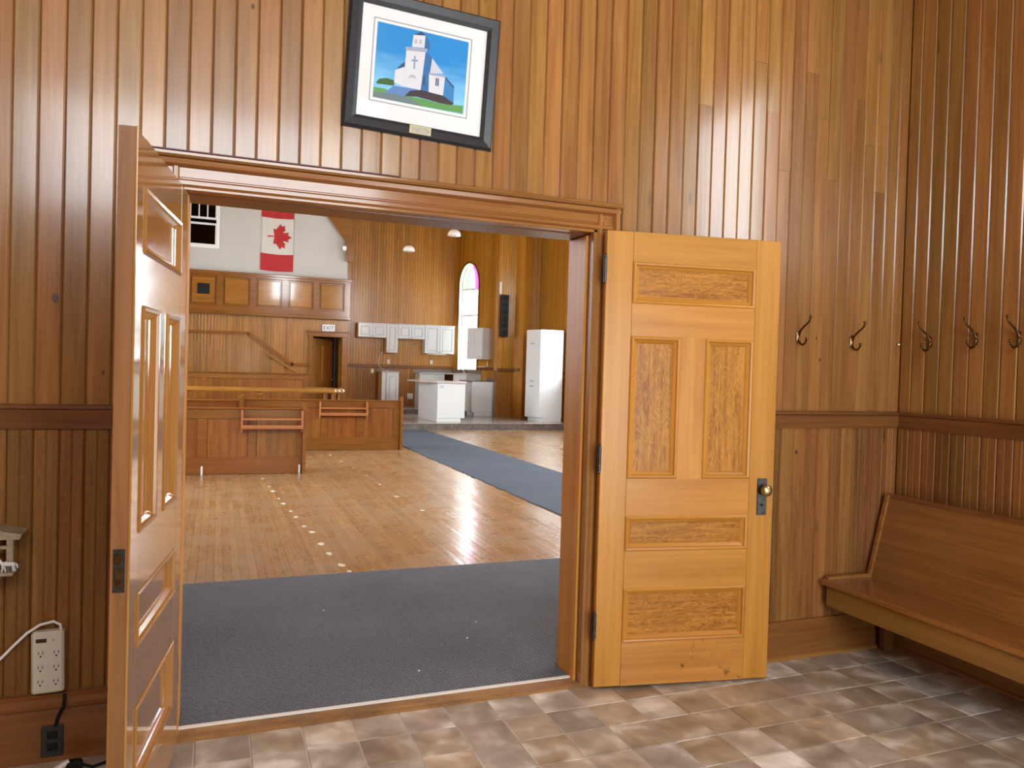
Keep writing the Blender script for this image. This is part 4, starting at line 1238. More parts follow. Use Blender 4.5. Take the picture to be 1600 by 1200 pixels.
nl = MB().lathe([(0.003, 0.0), (0.003, -0.012), (0.010, -0.014), (0.010, -0.020), (0.004, -0.024)], 12, (0, 0, 0), 'y').build('wall_nail', 'chrome', None, True, (3.568, YW, 1.70))
tag(nl, 'shiny round-headed nail in the corner between the hooks', 'nail')

# --- bench
bn = thing('wooden_bench', (3.3, 2.0, 0), 'brown wooden bench with sloping back along the side wall', 'bench')
by0, by1 = -2.2, 1.165      # local y
def bpf(pr, a, b, name, mat, parent=bn):
    return MB().prism(pr, lambda p, q, t: (p - 3.3, t, q), a, b).build(name, mat, parent)
seat = bpf([(3.050, 0.392), (3.056, 0.409), (3.066, 0.414), (3.40, 0.408), (3.40, 0.386), (3.056, 0.386)], by0, by1, 'seat', 'bench')
back = bpf([(3.385, 0.395), (3.41, 0.395), (3.535, 0.838), (3.532, 0.856), (3.520, 0.860), (3.505, 0.845)], by0, by1, 'backrest', 'bench')
bpf([(3.500, 0.842), (3.546, 0.842), (3.550, 0.854), (3.540, 0.862), (3.506, 0.862)], by0, by1 + 0.002, 'top_cap', 'rail_y', back)
bpf([(3.075, 0.276), (3.097, 0.276), (3.097, 0.387), (3.075, 0.387)], by0, by1 - 0.02, 'apron', 'bench_pine')
bpf([(3.075, 0.405), (3.39, 0.405), (3.39, 0.428), (3.085, 0.428)], by1 - 0.022, by1, 'seat_end_strip', 'bench', seat)
bpf([(3.378, 0.42), (3.398, 0.42), (3.515, 0.858), (3.490, 0.858)], by1 - 0.020, by1 + 0.001, 'back_end_strip', 'bench', back)
for t0 in (by1 - 0.06, -0.55, by0 + 0.02):
    bpf([(3.11, 0.386), (3.55, 0.386), (3.55, 0.30), (3.52, 0.0), (3.46, 0.0), (3.44, 0.26), (3.11, 0.30)] if t0 != by0 + 0.02 else [(3.11, 0.386), (3.55, 0.386), (3.52, 0.0), (3.15, 0.0)], t0, t0 + 0.03, 'bracket', 'rail_y')
bpf([(3.41, 0.40), (3.572, 0.40), (3.572, 0.70), (3.53, 0.80)], by1 - 0.055, by1 - 0.03, 'back_bracket', 'rail_y')

# --- power strip
ps = thing('power_strip', (-0.555, YW, 0.262), 'cream wall power strip with maroon switch beside the open door', 'power strip')
body = MB().box(-0.052, 0.052, -0.040, 0, 0, 0.228, 0.007).build('body', 'plastic', ps)
body.rotation_euler = (0, math.radians(-1.0), 0)
MB().box(-0.040, -0.006, -0.0425, -0.040, 0.190, 0.204, 0.001).build('rocker_switch', 'switch', ps)
MB().lathe([(0.002, 0), (0.002, -0.002)], 8, (0.014, -0.0400, 0.197), 'y').build('indicator_light', 'switch', ps)
for r in range(3):
    for c in range(2):
        xo, zo = (-0.024 if c == 0 else 0.026), 0.148 - r * 0.053
        so = MB().lathe([(0.017, 0), (0.0165, -0.0016)], 20, (xo, -0.0398, zo), 'y').build('socket', 'plastic', ps)
        MB().box(xo - 0.008, xo - 0.0055, -0.0422, -0.0410, zo - 0.001, zo + 0.010).build('slot', 'socket', so)
        MB().box(xo + 0.0055, xo + 0.008, -0.0422, -0.0410, zo - 0.001, zo + 0.010).build('slot', 'socket', so)
        MB().lathe([(0.0035, 0), (0.0035, -0.0011)], 8, (xo, -0.0412, zo - 0.008), 'y').build('ground_hole', 'socket', so)
MB().tube([(0.036, -0.020, 0.226), (0.034, -0.022, 0.246), (0.012, -0.024, 0.260), (-0.030, -0.026, 0.252), (-0.070, -0.028, 0.226), (-0.110, -0.028, 0.186), (-0.150, -0.028, 0.142), (-0.25, -0.03, 0.05), (-0.40, -0.03, -0.03)],
          0.0052, 8).build('cord', 'white_plastic', ps, True)

# --- baseboard outlet with plugs
ot = thing('wall_outlet', (-0.540, YW - 0.021, 0.022), 'blackish double outlet in the baseboard below the power strip', 'outlet')
MB().box(-0.036, 0.036, -0.006, 0, 0, 0.115, 0.002).build('cover_plate', 'outlet', ot)
for z in (0.036, 0.080):
    so = MB().box(-0.017, 0.017, -0.0085, -0.005, z - 0.014, z + 0.014, 0.004).build('socket', 'black', ot)
    MB().box(-0.008, -0.006, -0.009, -0.0084, z - 0.002, z + 0.008).build('slot', 'socket', so)
    MB().box(0.006, 0.008, -0.009, -0.0084, z - 0.002, z + 0.008).build('slot', 'socket', so)
MB().lathe([(0.003, 0), (0.003, -0.002)], 8, (0, -0.006, 0.058), 'y').build('screw', 'iron', ot)
pcord = MB().tube([(-0.530, YW - 0.032, 0.135), (-0.524, YW - 0.030, 0.160), (-0.512, YW - 0.034, 0.192), (-0.500, YW - 0.060, 0.214), (-0.498, YW - 0.062, 0.240), (-0.50, YW - 0.046, 0.258)], 0.006, 8).build('black_cord', 'black', None, True)
pcord.name = 'extension_lead'
tag(pcord, 'short black cord from the outlet up behind the baseboard cap', 'cord')
wp = thing('white_plug', (-0.50, 3.07, 0.0), 'white plug and cord lying on the floor under the outlet', 'plug')
b = MB().tube([(-0.05, -0.02, 0.010), (-0.02, -0.005, 0.016), (0.010, 0.006, 0.026), (0.030, 0.012, 0.036)], [0.006, 0.009, 0.012, 0.010], 10).build('plug_body', 'white_plastic', wp, True)
MB().tube([(-0.05, -0.02, 0.010), (-0.10, -0.05, 0.006), (-0.18, -0.08, 0.006), (-0.30, -0.06, 0.006)], 0.005, 8).build('cord', 'white_plastic', wp, True)
bp = thing('black_plug', (-0.455, 3.085, 0.0), 'black plug lying on the floor next to the left door', 'plug')
MB().box(-0.026, 0.026, -0.022, 0.022, 0.0, 0.036, 0.008).build('plug_body', 'black', bp)
MB().tube([(0.02, 0, 0.02), (0.06, -0.01, 0.008), (0.11, 0.02, 0.006), (0.16, 0.06, 0.006)], 0.0055, 8).build('cord', 'black', bp, True)

# --- little wall shelf with figurine (mostly outside the picture)
sh = thing('wall_shelf', (-0.772, YW, 0.735), 'small pale bracket shelf at the picture edge with a tiny white horse', 'shelf')
MB().box(-0.16, 0.125, -0.150, 0, -0.006, 0.006, 0.003).build('board', 'tan', sh)
MB().slab([(-0.12, -0.006), (0.085, -0.006), (0.06, -0.05), (0.045, -0.075), (0.02, -0.105), (-0.055, -0.105)], [], fy, -0.06, 0).build('bracket', 'tan', sh)
for xo in (-0.13, 0.105):
    MB().box(xo - 0.011, xo + 0.011, -0.105, -0.085, 0.006, 0.118, 0.003).build('post', 'tan', sh)
MB().box(-0.155, 0.118, -0.104, -0.086, 0.078, 0.090, 0.003).build('cross_bar', 'tan', sh)
MB().slab([(-0.16, 0.118), (0.135, 0.112), (0.142, 0.130), (0.09, 0.140), (0.05, 0.158), (-0.02, 0.172), (-0.16, 0.160)], [], fy, -0.108, 0.0).build('roof_board', 'tan', sh)
fg = thing('horse_figurine', (-0.664, YW - 0.128, 0.741), 'tiny white horse figurine on the bracket shelf', 'figurine')
hb = MB().tube([(-0.020, 0, 0.026), (-0.010, 0, 0.028), (0.006, 0, 0.026), (0.018, 0, 0.027)], [0.006, 0.0085, 0.0080, 0.006], 10)
hb.tube([(-0.018, 0, 0.028), (-0.025, 0, 0.036), (-0.028, 0, 0.044)], [0.006, 0.0048, 0.004], 8)
hb.tube([(-0.026, 0, 0.045), (-0.036, 0, 0.040)], [0.0048, 0.003], 8)
for lx, ly, bx_ in ((-0.017, -0.004, -0.020), (-0.013, 0.004, -0.010), (0.013, -0.004, 0.016), (0.016, 0.004, 0.020)):
    hb.tube([(lx, ly, 0.024), (lx, ly, 0.012), (bx_, ly, 0.0)], [0.0038, 0.0028, 0.0026], 6)
hb.tube([(0.020, 0, 0.028), (0.026, 0, 0.020), (0.025, 0, 0.010)], [0.003, 0.003, 0.0015], 6)
hb.build('body', 'figurine', fg, True)
vs_ = MB().lathe([(0.014, 0), (0.02, 0.012), (0.016, 0.03), (0.008, 0.045), (0.010, 0.052)], 14).build('small_vase', 'blue_ceramic', None, True, (-0.765, YW - 0.05, 0.741))
tag(vs_, 'dark blue vase beside the tiny horse on the shelf', 'vase')

# ================================================================== nave furniture
def make_pew(name, x0, x1, y, panels, racks, label, group='pews facing the platform'):
    """y: plane of the back that faces us; x0..x1: length; panels: list of (xa, xb); racks: list of (xa, xb)"""
    o = thing(name, (x0, y, 0), label, 'pew', group=group)
    L = x1 - x0
    def b(xa, xb, ya, yb, za, zb, bv=0.006):
        return MB().box(xa - x0, xb - x0, ya, yb, za, zb, bv)
    b(x0, x1, 0.004, 0.034, 0.745, 0.875).build('top_rail', 'pew', o)
    b(x0, x1, -0.014, 0.050, 0.868, 0.893, 0.008).build('cap_rail', 'pew', o)
    b(x0, x1, 0.004, 0.034, 0.0, 0.232).build('bottom_rail', 'pew', o)
    b(x0, x1, 0.022, 0.030, 0.22, 0.76, 0).build('back_board', 'pew', o)
    prev = x0
    for xa, xb in panels:
        if xa - prev > 0.01:
            b(prev, xa, 0.006, 0.032, 0.228, 0.75, 0.003).build('stile', 'pew', o)
        b(xa, xb, 0.016, 0.028, 0.228, 0.75, 0.004).build('panel', 'pew_panel', o)
        prev = xb
    if x1 - prev > 0.01:
        b(prev, x1, 0.006, 0.032, 0.228, 0.75, 0.003).build('stile', 'pew', o)
    b(x0, x1, 0.03, 0.46, 0.415, 0.445, 0.008).build('seat', 'pew', o)
    # shaped end panel
    pr = [(-0.06, 0), (0.50, 0), (0.50, 0.40), (0.44, 0.56), (0.26, 0.62), (0.10, 0.72), (0.05, 0.95), (-0.02, 0.965), (-0.055, 0.93)]
    for xe, s in ((x1, 1), (x0, -1)):
        MB().prism(pr, lambda p, q, t: (t, p, q), (xe - x0) if s > 0 else -0.045, (xe - x0) + 0.045 if s > 0 else 0).build('end_panel', 'pew', o)
    for ra, rb in racks:
        rk = b(ra, rb, -0.088, -0.070, 0.628, 0.662, 0.005).build('book_rack', 'rack', o)
        b(ra, rb, -0.088, -0.070, 0.730, 0.756, 0.005).build('front_bar', 'rack', rk)
        b(ra, rb, -0.088, 0.004, 0.612, 0.628, 0.004).build('rack_floor', 'rack', rk)
        for xe in (ra, rb - 0.025):
            b(xe, xe + 0.025, -0.085, 0.004, 0.61, 0.86, 0.004).build('rack_side', 'rack', rk)
            b(xe, xe + 0.025, -0.04, 0.004, 0.56, 0.612, 0.004).build('rack_bracket', 'rack', rk)
    return o
p1 = make_pew('church_pew', -2.2, 1.10, 10.70, [(-2.1, -1.50), (-1.38, -0.78), (-0.66, -0.235), (-0.115, 0.395), (0.50, 1.03)], [(0.30, 1.10), (-1.6, -0.8)],
              'nearest long pew with orange rack at its aisle end')
p2 = make_pew('church_pew', -1.9, 0.33, 12.95, [(-1.8, -1.2), (-1.08, -0.45), (-0.33, 0.22)], [], 'half-hidden pew just behind the nearest pew')
p3 = make_pew('church_pew', 0.42, 3.10, 13.50, [(0.55, 1.05), (1.17, 1.70), (1.81, 2.31), (2.45, 2.98)], [(1.66, 2.50)], 'pew beside the blue runner with orange rack mid-back')
# white fixing tabs at the foot of the nearest pew
for xo in (-0.172, 1.068):
    t = MB().box(xo - 0.012, xo + 0.012, 10.676, 10.703, 0.0, 0.118, 0.002).build('fixing_tab', 'white', None)
    tag(t, 'white floor tab at the foot of the nearest pew, ' + ('far from the aisle' if xo < 0 else 'at its aisle end'), 'bracket', 'white floor tabs')

# communion rail
cr = thing('communion_rail', (0, 17.2, 0), 'long polished communion rail with rounded end and turned balusters', 'railing')
path = [(-2.3, 0), (2.25, 0)] + [(2.25 + 0.36 * math.sin(a), 0.36 - 0.36 * math.cos(a)) for a in [PI * k / 12 for k in range(1, 12)]] + [(2.20, 0.72), (1.9, 0.74)]
vs, fs = [], []
prof = [(-0.10, 0.875), (-0.12, 0.905), (-0.105, 0.955), (-0.05, 0.978), (0.05, 0.978), (0.105, 0.955), (0.12, 0.905), (0.10, 0.875)]
P2 = [Vector(p) for p in path]
for i, p in enumerate(P2):
    d = (P2[min(i + 1, len(P2) - 1)] - P2[max(i - 1, 0)]).normalized()
    n = Vector((d.y, -d.x))
    for a, z in prof:
        vs.append((p.x + n.x * a, p.y + n.y * a, z))
k = len(prof)
for i in range(len(P2) - 1):
    for j in range(k):
        fs.append((i * k + j, i * k + (j + 1) % k, (i + 1) * k + (j + 1) % k, (i + 1) * k + j))
fs += [tuple(range(k)), tuple((len(P2) - 1) * k + j for j in range(k))]
MB().add(vs, fs).build('hand_rail', 'rail_oak', cr, True)
bal = [(0.034, 0), (0.034, 0.06), (0.020, 0.09), (0.030, 0.14), (0.034, 0.22), (0.022, 0.38), (0.016, 0.46), (0.026, 0.50), (0.018, 0.54), (0.024, 0.62), (0.030, 0.72), (0.020, 0.80), (0.030, 0.84), (0.034, 0.87), (0.034, 0.878)]
bmesh_ = MB().lathe(bal, 12).mesh('baluster', 'bench')
for p in bmesh_.polygons:
    p.use_smooth = True
for bx_, by_ in [(-1.95, 0), (-0.575, 0), (0.84, 0), (2.22, 0.0), (2.40, 0.03), (2.55, 0.16), (2.60, 0.36), (2.53, 0.56), (2.36, 0.70)]:
    put('baluster', bmesh_, cr, (bx_, by_, 0))
for bx_ in (-0.575, 0.84):
    MB().box(bx_ - 0.06, bx_ + 0.06, -0.06, 0.06, 0.80, 0.877, 0.02).build('capital', 'rail_oak', cr)

# choir screen behind the rail
sc_ = thing('choir_screen', (0, 19.0, 0.162), 'low panelled wooden screen below the stair wall', 'screen')
MB().box(-2.3, 2.06, 0, 0.05, 0.96, 1.10, 0.008).build('top_rail', 'pew', sc_)
MB().box(-2.3, 2.08, -0.03, 0.08, 1.08, 1.108, 0.010).build('cap', 'pew', sc_)
MB().box(-2.3, 2.06, 0, 0.05, 0.0, 0.18, 0.006).build('bottom_rail', 'pew', sc_)
for a, b in ((-2.3, -2.15), (-1.10, -0.98), (-0.36, -0.24), (0.43, 0.55), (1.21, 1.33), (1.93, 2.06)):
    MB().box(a, b, 0.002, 0.048, 0.17, 0.97, 0.006).build('stile', 'pew', sc_)
for a, b in ((-2.15, -1.10), (-0.98, -0.36), (-0.24, 0.43), (0.55, 1.21), (1.33, 1.93)):
    MB().box(a, b, 0.02, 0.04, 0.17, 0.97).build('panel', 'pew_panel', sc_)

# flag
fl_ = thing('wall_flag', (1.335, YF - 0.02, 3.84), 'red and white maple leaf flag hung vertically on the white gable', 'flag')
def cloth(xa, xb, za, zb, mat, name, yoff=0.0, sag=0.0):
    nx, nz = 14, 10
    vs = []
    for t in (0, -0.003):
        for i in range(nx + 1):
            for j in range(nz + 1):
                u, v = i / nx, j / nz
                X = xa + (xb - xa) * u
                Z = za + (zb - za) * v
                Z += -sag * math.sin(PI * u) * 1.0
                Y = -0.014 + 0.007 * math.sin(X * 21 + Z * 2) + 0.004 * math.sin(Z * 9) + t + yoff
                vs.append((X, Y, Z))
    fs = []
    M = (nx + 1) * (nz + 1)
    idx = lambda i, j: i * (nz + 1) + j
    for i in range(nx):
        for j in range(nz):
            fs.append((idx(i, j), idx(i + 1, j), idx(i + 1, j + 1), idx(i, j + 1)))
            fs.append((M + idx(i, j), M + idx(i, j + 1), M + idx(i + 1, j + 1), M + idx(i + 1, j)))
    for i in range(nx):
        for j in (0, nz):
            fs.append((idx(i, j), idx(i + 1, j), M + idx(i + 1, j), M + idx(i, j)))
    for j in range(nz):
        for i in (0, nx):
            fs.append((idx(i, j), idx(i, j + 1), M + idx(i, j + 1), M + idx(i, j)))
    return MB().add(vs, fs).build(name, mat, fl_, True)
cloth(-0.40, 0.395, 0.0, 0.43, 'red', 'red_band', sag=0.02)
cloth(-0.375, 0.385, 0.43, 1.33, 'flag_white', 'white_field', sag=0.02)
cloth(-0.395, 0.395, 1.33, 1.76, 'red', 'red_band', sag=0.02)
half = [(0, 1.0), (0.16, 0.70), (0.21, 0.67), (0.38, 0.76), (0.30, 0.32), (0.35, 0.28), (0.56, 0.50), (0.61, 0.40), (0.86, 0.45), (0.78, 0.20), (0.81, 0.15), (0.97, 0.07), (0.53, -0.30), (0.58, -0.47), (0.54, -0.50), (0.035, -0.41), (0.055, -0.95), (0, -0.95)]
full = half + [(-p, q) for p, q in reversed(half[1:-1])]
lf = [(0.05 + q * 0.30 , 0.86 - p * 0.33) for p, q in full]
MB().slab(lf, [], lambda p, q, t: (p, -0.014 + 0.007 * math.sin(p * 21 + q * 2) + 0.004 * math.sin(q * 9) + t, q), -0.014, -0.006).build('maple_leaf', 'red', fl_)

# pendant lamps
def pendant(loc, R, label):
    o = thing('pendant_lamp', loc, label, 'lamp', group='opal bowl pendants in the nave')
    pr = [(R * math.cos(a), R * 0.92 * math.sin(a)) for a in [PI / 2 * k / 8 for k in range(0, 9)]]
    pr = [(R * 0.94, -0.012), (R, -0.008)] + pr[:-1] + [(0.03, R * 0.92)]
    MB().lathe(pr, 24).build('shade', 'globe', o, True)
    MB().lathe([(0.03, R * 0.90), (0.035, R * 0.95), (0.02, R * 1.15), (0.008, R * 1.2)], 12).build('cap', 'brass', o, True)
    MB().tube([(0, 0, R * 1.15), (0, 0, 8.0 - loc[2])], 0.006, 6).build('cord', 'iron', o)
    return o
pendant((4.005, 17.0, 4.155), 0.135, 'white bowl pendant lamp above the wall cabinets')
pendant((5.07, 17.0, 4.605), 0.155, 'white bowl pendant lamp hanging highest near the doorway head')

# ---------------------------------------------------------------- kitchen
def cab_door(parent, o0, tx, ny, w, z0, z1, arrow=None, handle=None, raised=True):
    """door on a cabinet front: o0 = lower corner (x, y), tx = unit along the front, ny = outward normal"""
    fn = lambda p, q, t: (o0[0] + tx[0] * p + ny[0] * t, o0[1] + tx[1] * p + ny[1] * t, q)
    g = 0.006
    d = MB().slab(rect(g, w - g, z0 + g, z1 - g), [rect(0.075, w - 0.075, z0 + 0.075, z1 - 0.075)] if raised and w > 0.2 else [], fn, 0.0, 0.020).build('door', 'lam', parent)
    if raised and w > 0.2:
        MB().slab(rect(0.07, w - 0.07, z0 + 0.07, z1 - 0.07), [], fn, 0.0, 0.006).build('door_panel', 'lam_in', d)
        MB().slab(rect(0.10, w - 0.10, z0 + 0.10, z1 - 0.10), [], fn, 0.004, 0.016).build('raised_field', 'lam', d)
    if handle:
        hx, hz = handle
        a = [fn(hx - 0.045, hz, 0.020), fn(hx - 0.04, hz, 0.042), fn(hx + 0.04, hz, 0.042), fn(hx + 0.045, hz, 0.020)]
        MB().tube(a, 0.006, 6).build('handle', 'steel', d)
    return d
UY = YB - 0.33
def upper(x0, x1, z0, z1, nd, label):
    o = thing('wall_cabinet', (x0, YB, z0), label, 'wall cabinet', group='white wall cabinets in a row')
    W_ = x1 - x0
    MB().box(0, W_, -0.31, -0.001, 0, z1 - z0, 0.002).build('body', 'lam', o)
    MB().box(-0.004, W_ + 0.004, -0.345, 0, z1 - z0, z1 - z0 + 0.022, 0.004).build('crown', 'lam', o)
    dw = W_ / nd
    for i in range(nd):
        hx = (dw - 0.05 if i == 0 and nd > 1 else 0.05)
        cab_door(o, (i * dw, -0.312), (1, 0), (0, -1), dw, 0, z1 - z0, handle=(hx if dw > 0.2 else dw / 2, 0.04))
    return o
upper(3.82, 4.66, 2.36, 2.765, 2, 'short white wall cabinet with two doors nearest the exit door')
upper(4.665, 5.01, 1.925, 2.765, 1, 'tall narrow white wall cabinet above the small base unit')
upper(5.015, 5.835, 2.36, 2.775, 2, 'short white wall cabinet between two taller ones')
upper(5.84, 6.775, 1.945, 2.785, 2, 'tall white wall cabinet with two doors next to the window')
lt = MB().box(5.98, 6.55, YB - 0.22, YB - 0.12, 1.912, 1.944, 0.006).build('under_cabinet_light', 'white_plastic', None)
tag(lt, 'white strip light fixed under the tall wall cabinet', 'strip light')

def plate(x, y, z, w, h, label, name='switch_plate', parts=True):
    o = thing(name, (x, y, z - h / 2), label, 'outlet plate', group='white plates on the alcove wall')
    MB().box(-w / 2, w / 2, -0.008, 0, 0, h, 0.003).build('plate', 'white_plastic', o)
    for zz in (h * 0.3, h * 0.7):
        MB().box(-w * 0.25, w * 0.25, -0.011, -0.007, zz - h * 0.12, zz + h * 0.12, 0.002).build('socket', 'plastic', o)
    return o
plate(4.806, YB - 0.001, 1.66, 0.08, 0.125, 'white outlet plate under the narrow wall cabinet')
plate(6.149, YB - 0.001, 1.68, 0.08, 0.125, 'white outlet plate under the two-door wall cabinet by the window')
plate(4.325, YB - 0.001, 1.36, 0.08, 0.125, 'white outlet plate in the wainscot beside the small base unit')
plate(5.50, YB - 0.001, 0.62, 0.17, 0.17, 'large square white plate low on the alcove wall')
hl = MB().lathe([(0.022, 0), (0.022, -0.006)], 14, (0, 0, 0), 'y').build('cable_grommet', 'black', None, False, (5.592, YB, 2.22))
tag(hl, 'small black cable hole in the wall above the counter', 'grommet')

# small base unit
sb = thing('base_cabinet', (4.50, 22.08, 0.306), 'narrow white base unit standing alone under the narrow wall cabinet', 'base cabinet')
MB().box(0.0, 0.50, 0.02, 0.60, 0.10, 1.02, 0.003).build('body', 'lam', sb)
MB().box(0.03, 0.47, 0.08, 0.60, 0.0, 0.10).build('toe_kick', 'lam', sb)
MB().box(-0.02, 0.52, -0.01, 0.61, 1.02, 1.055, 0.006).build('countertop', 'counter', sb)
MB().box(-0.02, 0.52, 0.59, 0.61, 1.055, 1.13, 0.004).build('backsplash', 'counter_dark', sb)
cab_door(sb, (0.13, 0.0), (1, 0), (0, -1), 0.37, 0.12, 1.0)
cb = MB().tube([(4.60, 22.65, 1.95), (4.52, 22.66, 1.85), (4.48, 22.66, 1.65), (4.52, 22.6, 1.50), (4.62, 22.45, 1.40), (4.72, 22.3, 1.375)], 0.008, 8).build('loose_cable', 'white_plastic', None, True)
tag(cb, 'loose white cable hanging down to the small base unit', 'cable')

# back run of base cabinets: carcass units, then the continuous worktop
def base_unit(x0, x1, label, kind):
    o = thing('base_cabinet', (x0, 22.12, 0.306), label, 'base cabinet', group='white base cabinets below the long worktop')
    W_ = x1 - x0
    MB().box(0, W_, 0.02, 0.57, 0.10, 1.02, 0.003).build('body', 'lam', o)
    MB().box(0, W_, 0.07, 0.57, 0, 0.10).build('toe_kick', 'lam', o)
    if kind == 'drawers':
        for a, b in ((0.12, 0.40), (0.42, 0.70), (0.72, 1.0)):
            cab_door(o, (0, 0.02), (1, 0), (0, -1), W_, a, b, handle=(W_ / 2, (a + b) / 2 + 0.05), raised=False)
    else:
        cab_door(o, (0, 0.02), (1, 0), (0, -1), W_, 0.12, 0.78)
        cab_door(o, (0, 0.02), (1, 0), (0, -1), W_, 0.80, 1.0, raised=False)
    return o
base_unit(5.64, 6.12, 'white base cabinet at the near end of the long worktop', 'door')
base_unit(6.125, 6.42, 'white drawer cabinet below the worktop corner', 'drawers')
def front_pt(s, off):
    p = A + TD * s + ND * off
    return (p.x, p.y)
ct = thing('worktop', (0, 0, 1.326), 'continuous pale kitchen worktop turning below the window', 'worktop')
outl = [(5.62, YB - 0.002), (5.62, 22.06), (6.45, 22.06), front_pt(1.32, 0.62), front_pt(1.32, 0.004), front_pt(0.03, 0.004)]
MB().slab(outl, [], lambda p, q, t: (p, q, t), 0.0, 0.035).build('slab', 'counter', ct)
MB().box(5.62, 6.80, YB - 0.02, YB - 0.001, 0.035, 0.13, 0.003).build('backsplash', 'counter_dark', ct)
MB().slab(rect(0.02, 1.32, 0.035, 0.13), [], lambda p, q, t: (A.x + TD.x * p + ND.x * t, A.y + TD.y * p + ND.y * t, q), 0.001, 0.02).build('backsplash', 'counter_dark', ct)
sk = thing('kitchen_sink', (front_pt(0.66, 0.33)[0], front_pt(0.66, 0.33)[1], 1.361), 'steel sink with tap below the alcove window', 'sink', math.atan2(TD.y, TD.x))
MB().slab(rect(-0.30, 0.30, -0.21, 0.21), [rect(-0.26, 0.26, -0.17, 0.17)], lambda p, q, t: (p, q, t), 0.0, 0.008).build('rim', 'steel', sk)
MB().box(-0.262, 0.262, -0.172, 0.172, 0.0005, 0.003).build('basin', 'iron', sk)
MB().tube([(0, 0.19, 0.0), (0, 0.19, 0.10), (0, 0.15, 0.13), (0, 0.03, 0.12), (0, 0.01, 0.09)], 0.010, 8).build('tap', 'chrome', sk, True)
MB().tube([(0.06, 0.19, 0.0), (0.06, 0.19, 0.05), (0.11, 0.17, 0.06)], 0.008, 8).build('tap_lever', 'chrome', sk, True)
WB = front_pt(1.0, 0.3)
wu = thing('base_cabinet', (WB[0], WB[1], 0.306), 'white base cabinet below the window sink', 'base cabinet', group='white base cabinets below the long worktop')
fw = lambda p, q, t: (A.x + TD.x * p + ND.x * t - WB[0], A.y + TD.y * p + ND.y * t - WB[1], q)
MB().slab(rect(0.72, 1.30, 0.10, 1.02), [], fw, 0.012, 0.58).build('body', 'lam', wu)
MB().slab(rect(0.72, 1.30, 0.0, 0.10), [], fw, 0.012, 0.52).build('toe_kick', 'lam', wu)
pp = front_pt(0.72, 0.58)
pp = (pp[0] - WB[0], pp[1] - WB[1])
cab_door(wu, pp, (TD.x, TD.y), (ND.x, ND.y), 0.58, 0.12, 1.0, raised=False)

# peninsula unit beside the pier
pu = thing('base_cabinet', (6.82, 20.60, 0.162), 'grey-white base cabinet end standing in front of the pier', 'base cabinet')
MB().box(0, 0.68, 0.0, 0.72, 0.095, 0.985, 0.003).build('body', 'lam', pu)
MB().box(0.07, 0.68, 0.03, 0.72, 0, 0.095).build('toe_kick', 'lam', pu)
MB().box(-0.19, 0.70, -0.02, 0.74, 0.985, 1.018, 0.006).build('countertop', 'counter_dark', pu)
MB().box(0.66, 0.70, 0.0, 0.74, 1.018, 1.10, 0.004).build('backsplash', 'counter_dark', pu)
cab_door(pu, (0.0, 0.72), (0, -1), (-1, 0), 0.72, 0.12, 0.96, handle=(0.62, 0.86), raised=False)

# island
il = thing('kitchen_island', (5.11, 18.20, 0.162), 'white kitchen island with overhanging pale countertop', 'kitchen island')
MB().box(0.0, 0.62, 0.012, 1.90, 0.0, 0.975, 0.003).build('body', 'lam', il)
MB().box(0.0, 0.72, 0.0, 0.018, 0.095, 0.972, 0.003).build('end_panel', 'lam', il)
MB().box(0.60, 0.72, 0.018, 1.90, 0.10, 0.972, 0.003).build('door_front', 'lam', il)
MB().slab([(-0.05, -0.05), (0.74, -0.05), (0.74, 1.98), (-0.31, 1.98), (-0.31, 0.6)], [], lambda p, q, t: (p, q, t), 0.976, 1.012).build('countertop', 'counter', il)
MB().box(0.05, 0.16, -0.006, 0.0, 0.845, 0.915, 0.002).build('outlet_plate', 'lam_in', il)
for i in range(3):
    MB().tube([(0.722, 0.3 + i * 0.6, 0.80), (0.745, 0.3 + i * 0.6, 0.80), (0.745, 0.4 + i * 0.6, 0.80), (0.722, 0.4 + i * 0.6, 0.80)], 0.006, 6).build('handle', 'steel', il)

# upper cabinet on the angled wall
uc = thing('wall_cabinet', (WB[0], WB[1], 1.80), 'grey-white wall cabinet hanging between window and pier', 'wall cabinet')
MB().slab(rect(1.10, 1.75, 0, 0.90), [], fw, 0.001, 0.40).build('body', 'lam', uc)
MB().slab(rect(1.08, 1.77, 0.90, 0.92), [], fw, 0.0, 0.42).build('crown', 'lam', uc)
pp = front_pt(1.10, 0.40)
pp = (pp[0] - WB[0], pp[1] - WB[1])
cab_door(uc, pp, (TD.x, TD.y), (ND.x, ND.y), 0.325, 0.0, 0.90, raised=False)
pp = front_pt(1.425, 0.40)
pp = (pp[0] - WB[0], pp[1] - WB[1])
cab_door(uc, pp, (TD.x, TD.y), (ND.x, ND.y), 0.325, 0.0, 0.90, handle=(0.20, 0.07), raised=False)

# tall pantry cabinet
C0, C1 = Vector((7.965, 18.375)), Vector((8.625, 18.40))
tx = (C1 - C0).normalized()
ty = Vector((-0.20, 0.60)).normalized()
tc_ = thing('tall_cabinet', (C0.x, C0.y, 0.162), 'tall white pantry cabinet standing alone against the side wall', 'tall cabinet')
def quad(u0, u1, v0, v1, z0, z1, name, mat, parent):
    vs = []
    for z in (z0, z1):
        for u, v in ((u0, v0), (u1, v0), (u1, v1), (u0, v1)):
            p = tx * u + ty * v
            vs.append((p.x, p.y, z))
    return MB().add(vs, [(0, 3, 2, 1), (4, 5, 6, 7), (0, 1, 5, 4), (1, 2, 6, 5), (2, 3, 7, 6), (3, 0, 4, 7)]).build(name, mat, parent)
quad(0.0, 0.65, 0.0, 0.58, 0.10, 2.44, 'body', 'lam', tc_)
quad(0.07, 0.65, 0.01, 0.57, 0.0, 0.10, 'toe_kick', 'lam', tc_)
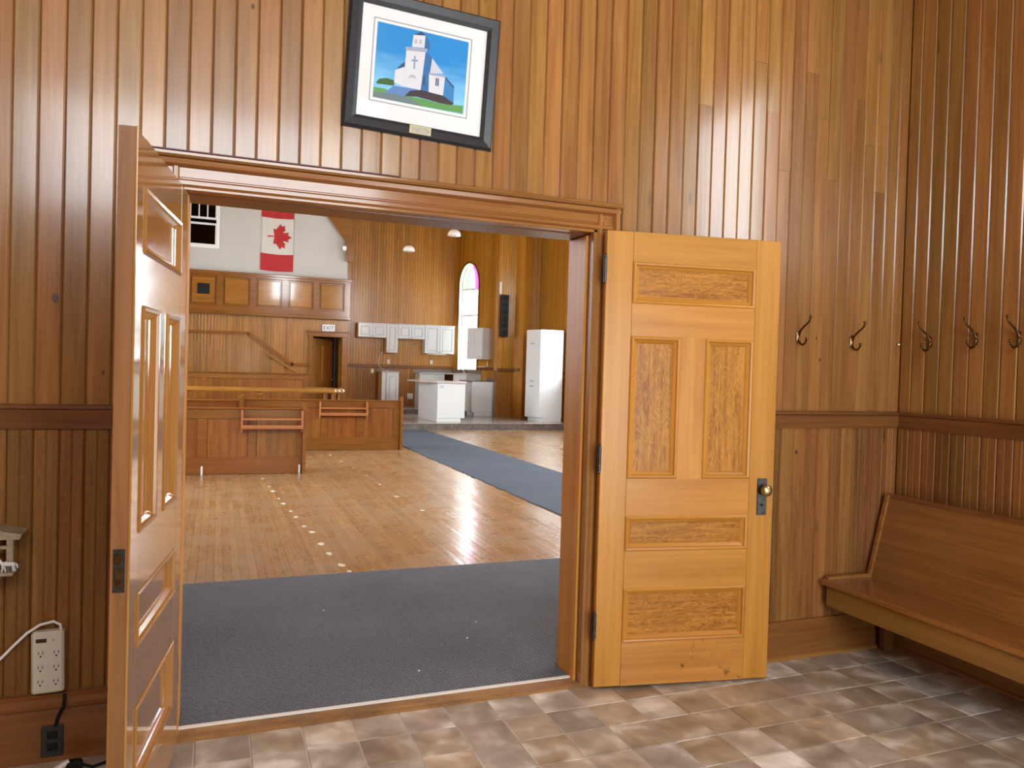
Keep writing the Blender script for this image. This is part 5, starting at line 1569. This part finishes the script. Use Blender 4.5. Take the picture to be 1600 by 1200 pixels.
for a, b, hz in ((0.11, 0.985, 0.93), (1.0, 1.985, 1.07), (2.0, 2.43, 2.07)):
    d = quad(-0.02, 0.0, 0.004, 0.576, a, b, 'door', 'lam', tc_)
    q0, q1 = tx * -0.05 + ty * 0.26, tx * -0.05 + ty * 0.36
    MB().tube([(q0.x + 0.03, q0.y, hz), (q0.x, q0.y, hz), (q1.x, q1.y, hz), (q1.x + 0.03, q1.y, hz)], 0.007, 6).build('handle', 'iron', d)

# column loudspeaker on the pier
sp = thing('column_speaker', (7.60, 20.30, 2.45), 'tall black column loudspeaker with six cones on the pier', 'loudspeaker')
sp.rotation_euler = (0, 0, math.radians(-14))
MB().box(-0.115, 0.115, -0.20, -0.03, 0, 1.19, 0.008).build('case', 'black', sp)
MB().box(-0.105, 0.105, -0.206, -0.198, 0.012, 1.178, 0.004).build('baffle', 'speaker', sp)
for i in range(6):
    co = MB().lathe([(0.080, 0.0), (0.080, -0.006), (0.070, -0.007), (0.03, 0.004), (0.02, -0.001), (0.005, -0.004)], 20, (0, -0.206, 0.11 + i * 0.194), 'y').build('cone', 'black', sp, True)
MB().box(-0.04, 0.04, -0.035, 0.02, 0.5, 0.7).build('wall_mount', 'iron', sp)
tb = MB().box(7.44, 7.50, 20.262, 20.30, 3.66, 4.02, 0.012).build('pale_wall_strip', 'globe', None)  # slim pale upright strip on the pier face
tag(tb, 'slim pale upright strip above the column loudspeaker', 'wall light')

p_ = front_pt(1.50, 0.001)
ws = thing('corner_shelf', (p_[0], p_[1], 1.57), 'little white shelf on the rail under the hanging cabinet', 'shelf', math.atan2(TD.y, TD.x))
MB().box(-0.22, 0.12, -0.14, 0.0, 0.0, 0.018, 0.003).build('board', 'white_plastic', ws)
MB().box(0.06, 0.09, -0.02, 0.0, 0.018, 0.16, 0.003).build('upright', 'white_plastic', ws)
fl2 = thing('flood_lamp', (3.03, YF - 0.02, 4.53), 'small white flood lamp beside the carved roof corbel', 'lamp')
MB().box(-0.03, 0.03, -0.05, 0.0, -0.03, 0.03, 0.005).build('mount', 'white_plastic', fl2)
MB().lathe([(0.03, 0.0), (0.055, -0.05), (0.065, -0.10), (0.055, -0.11)], 14, (-0.03, -0.05, 0.0), 'y').build('lamp_head', 'white_plastic', fl2, True)
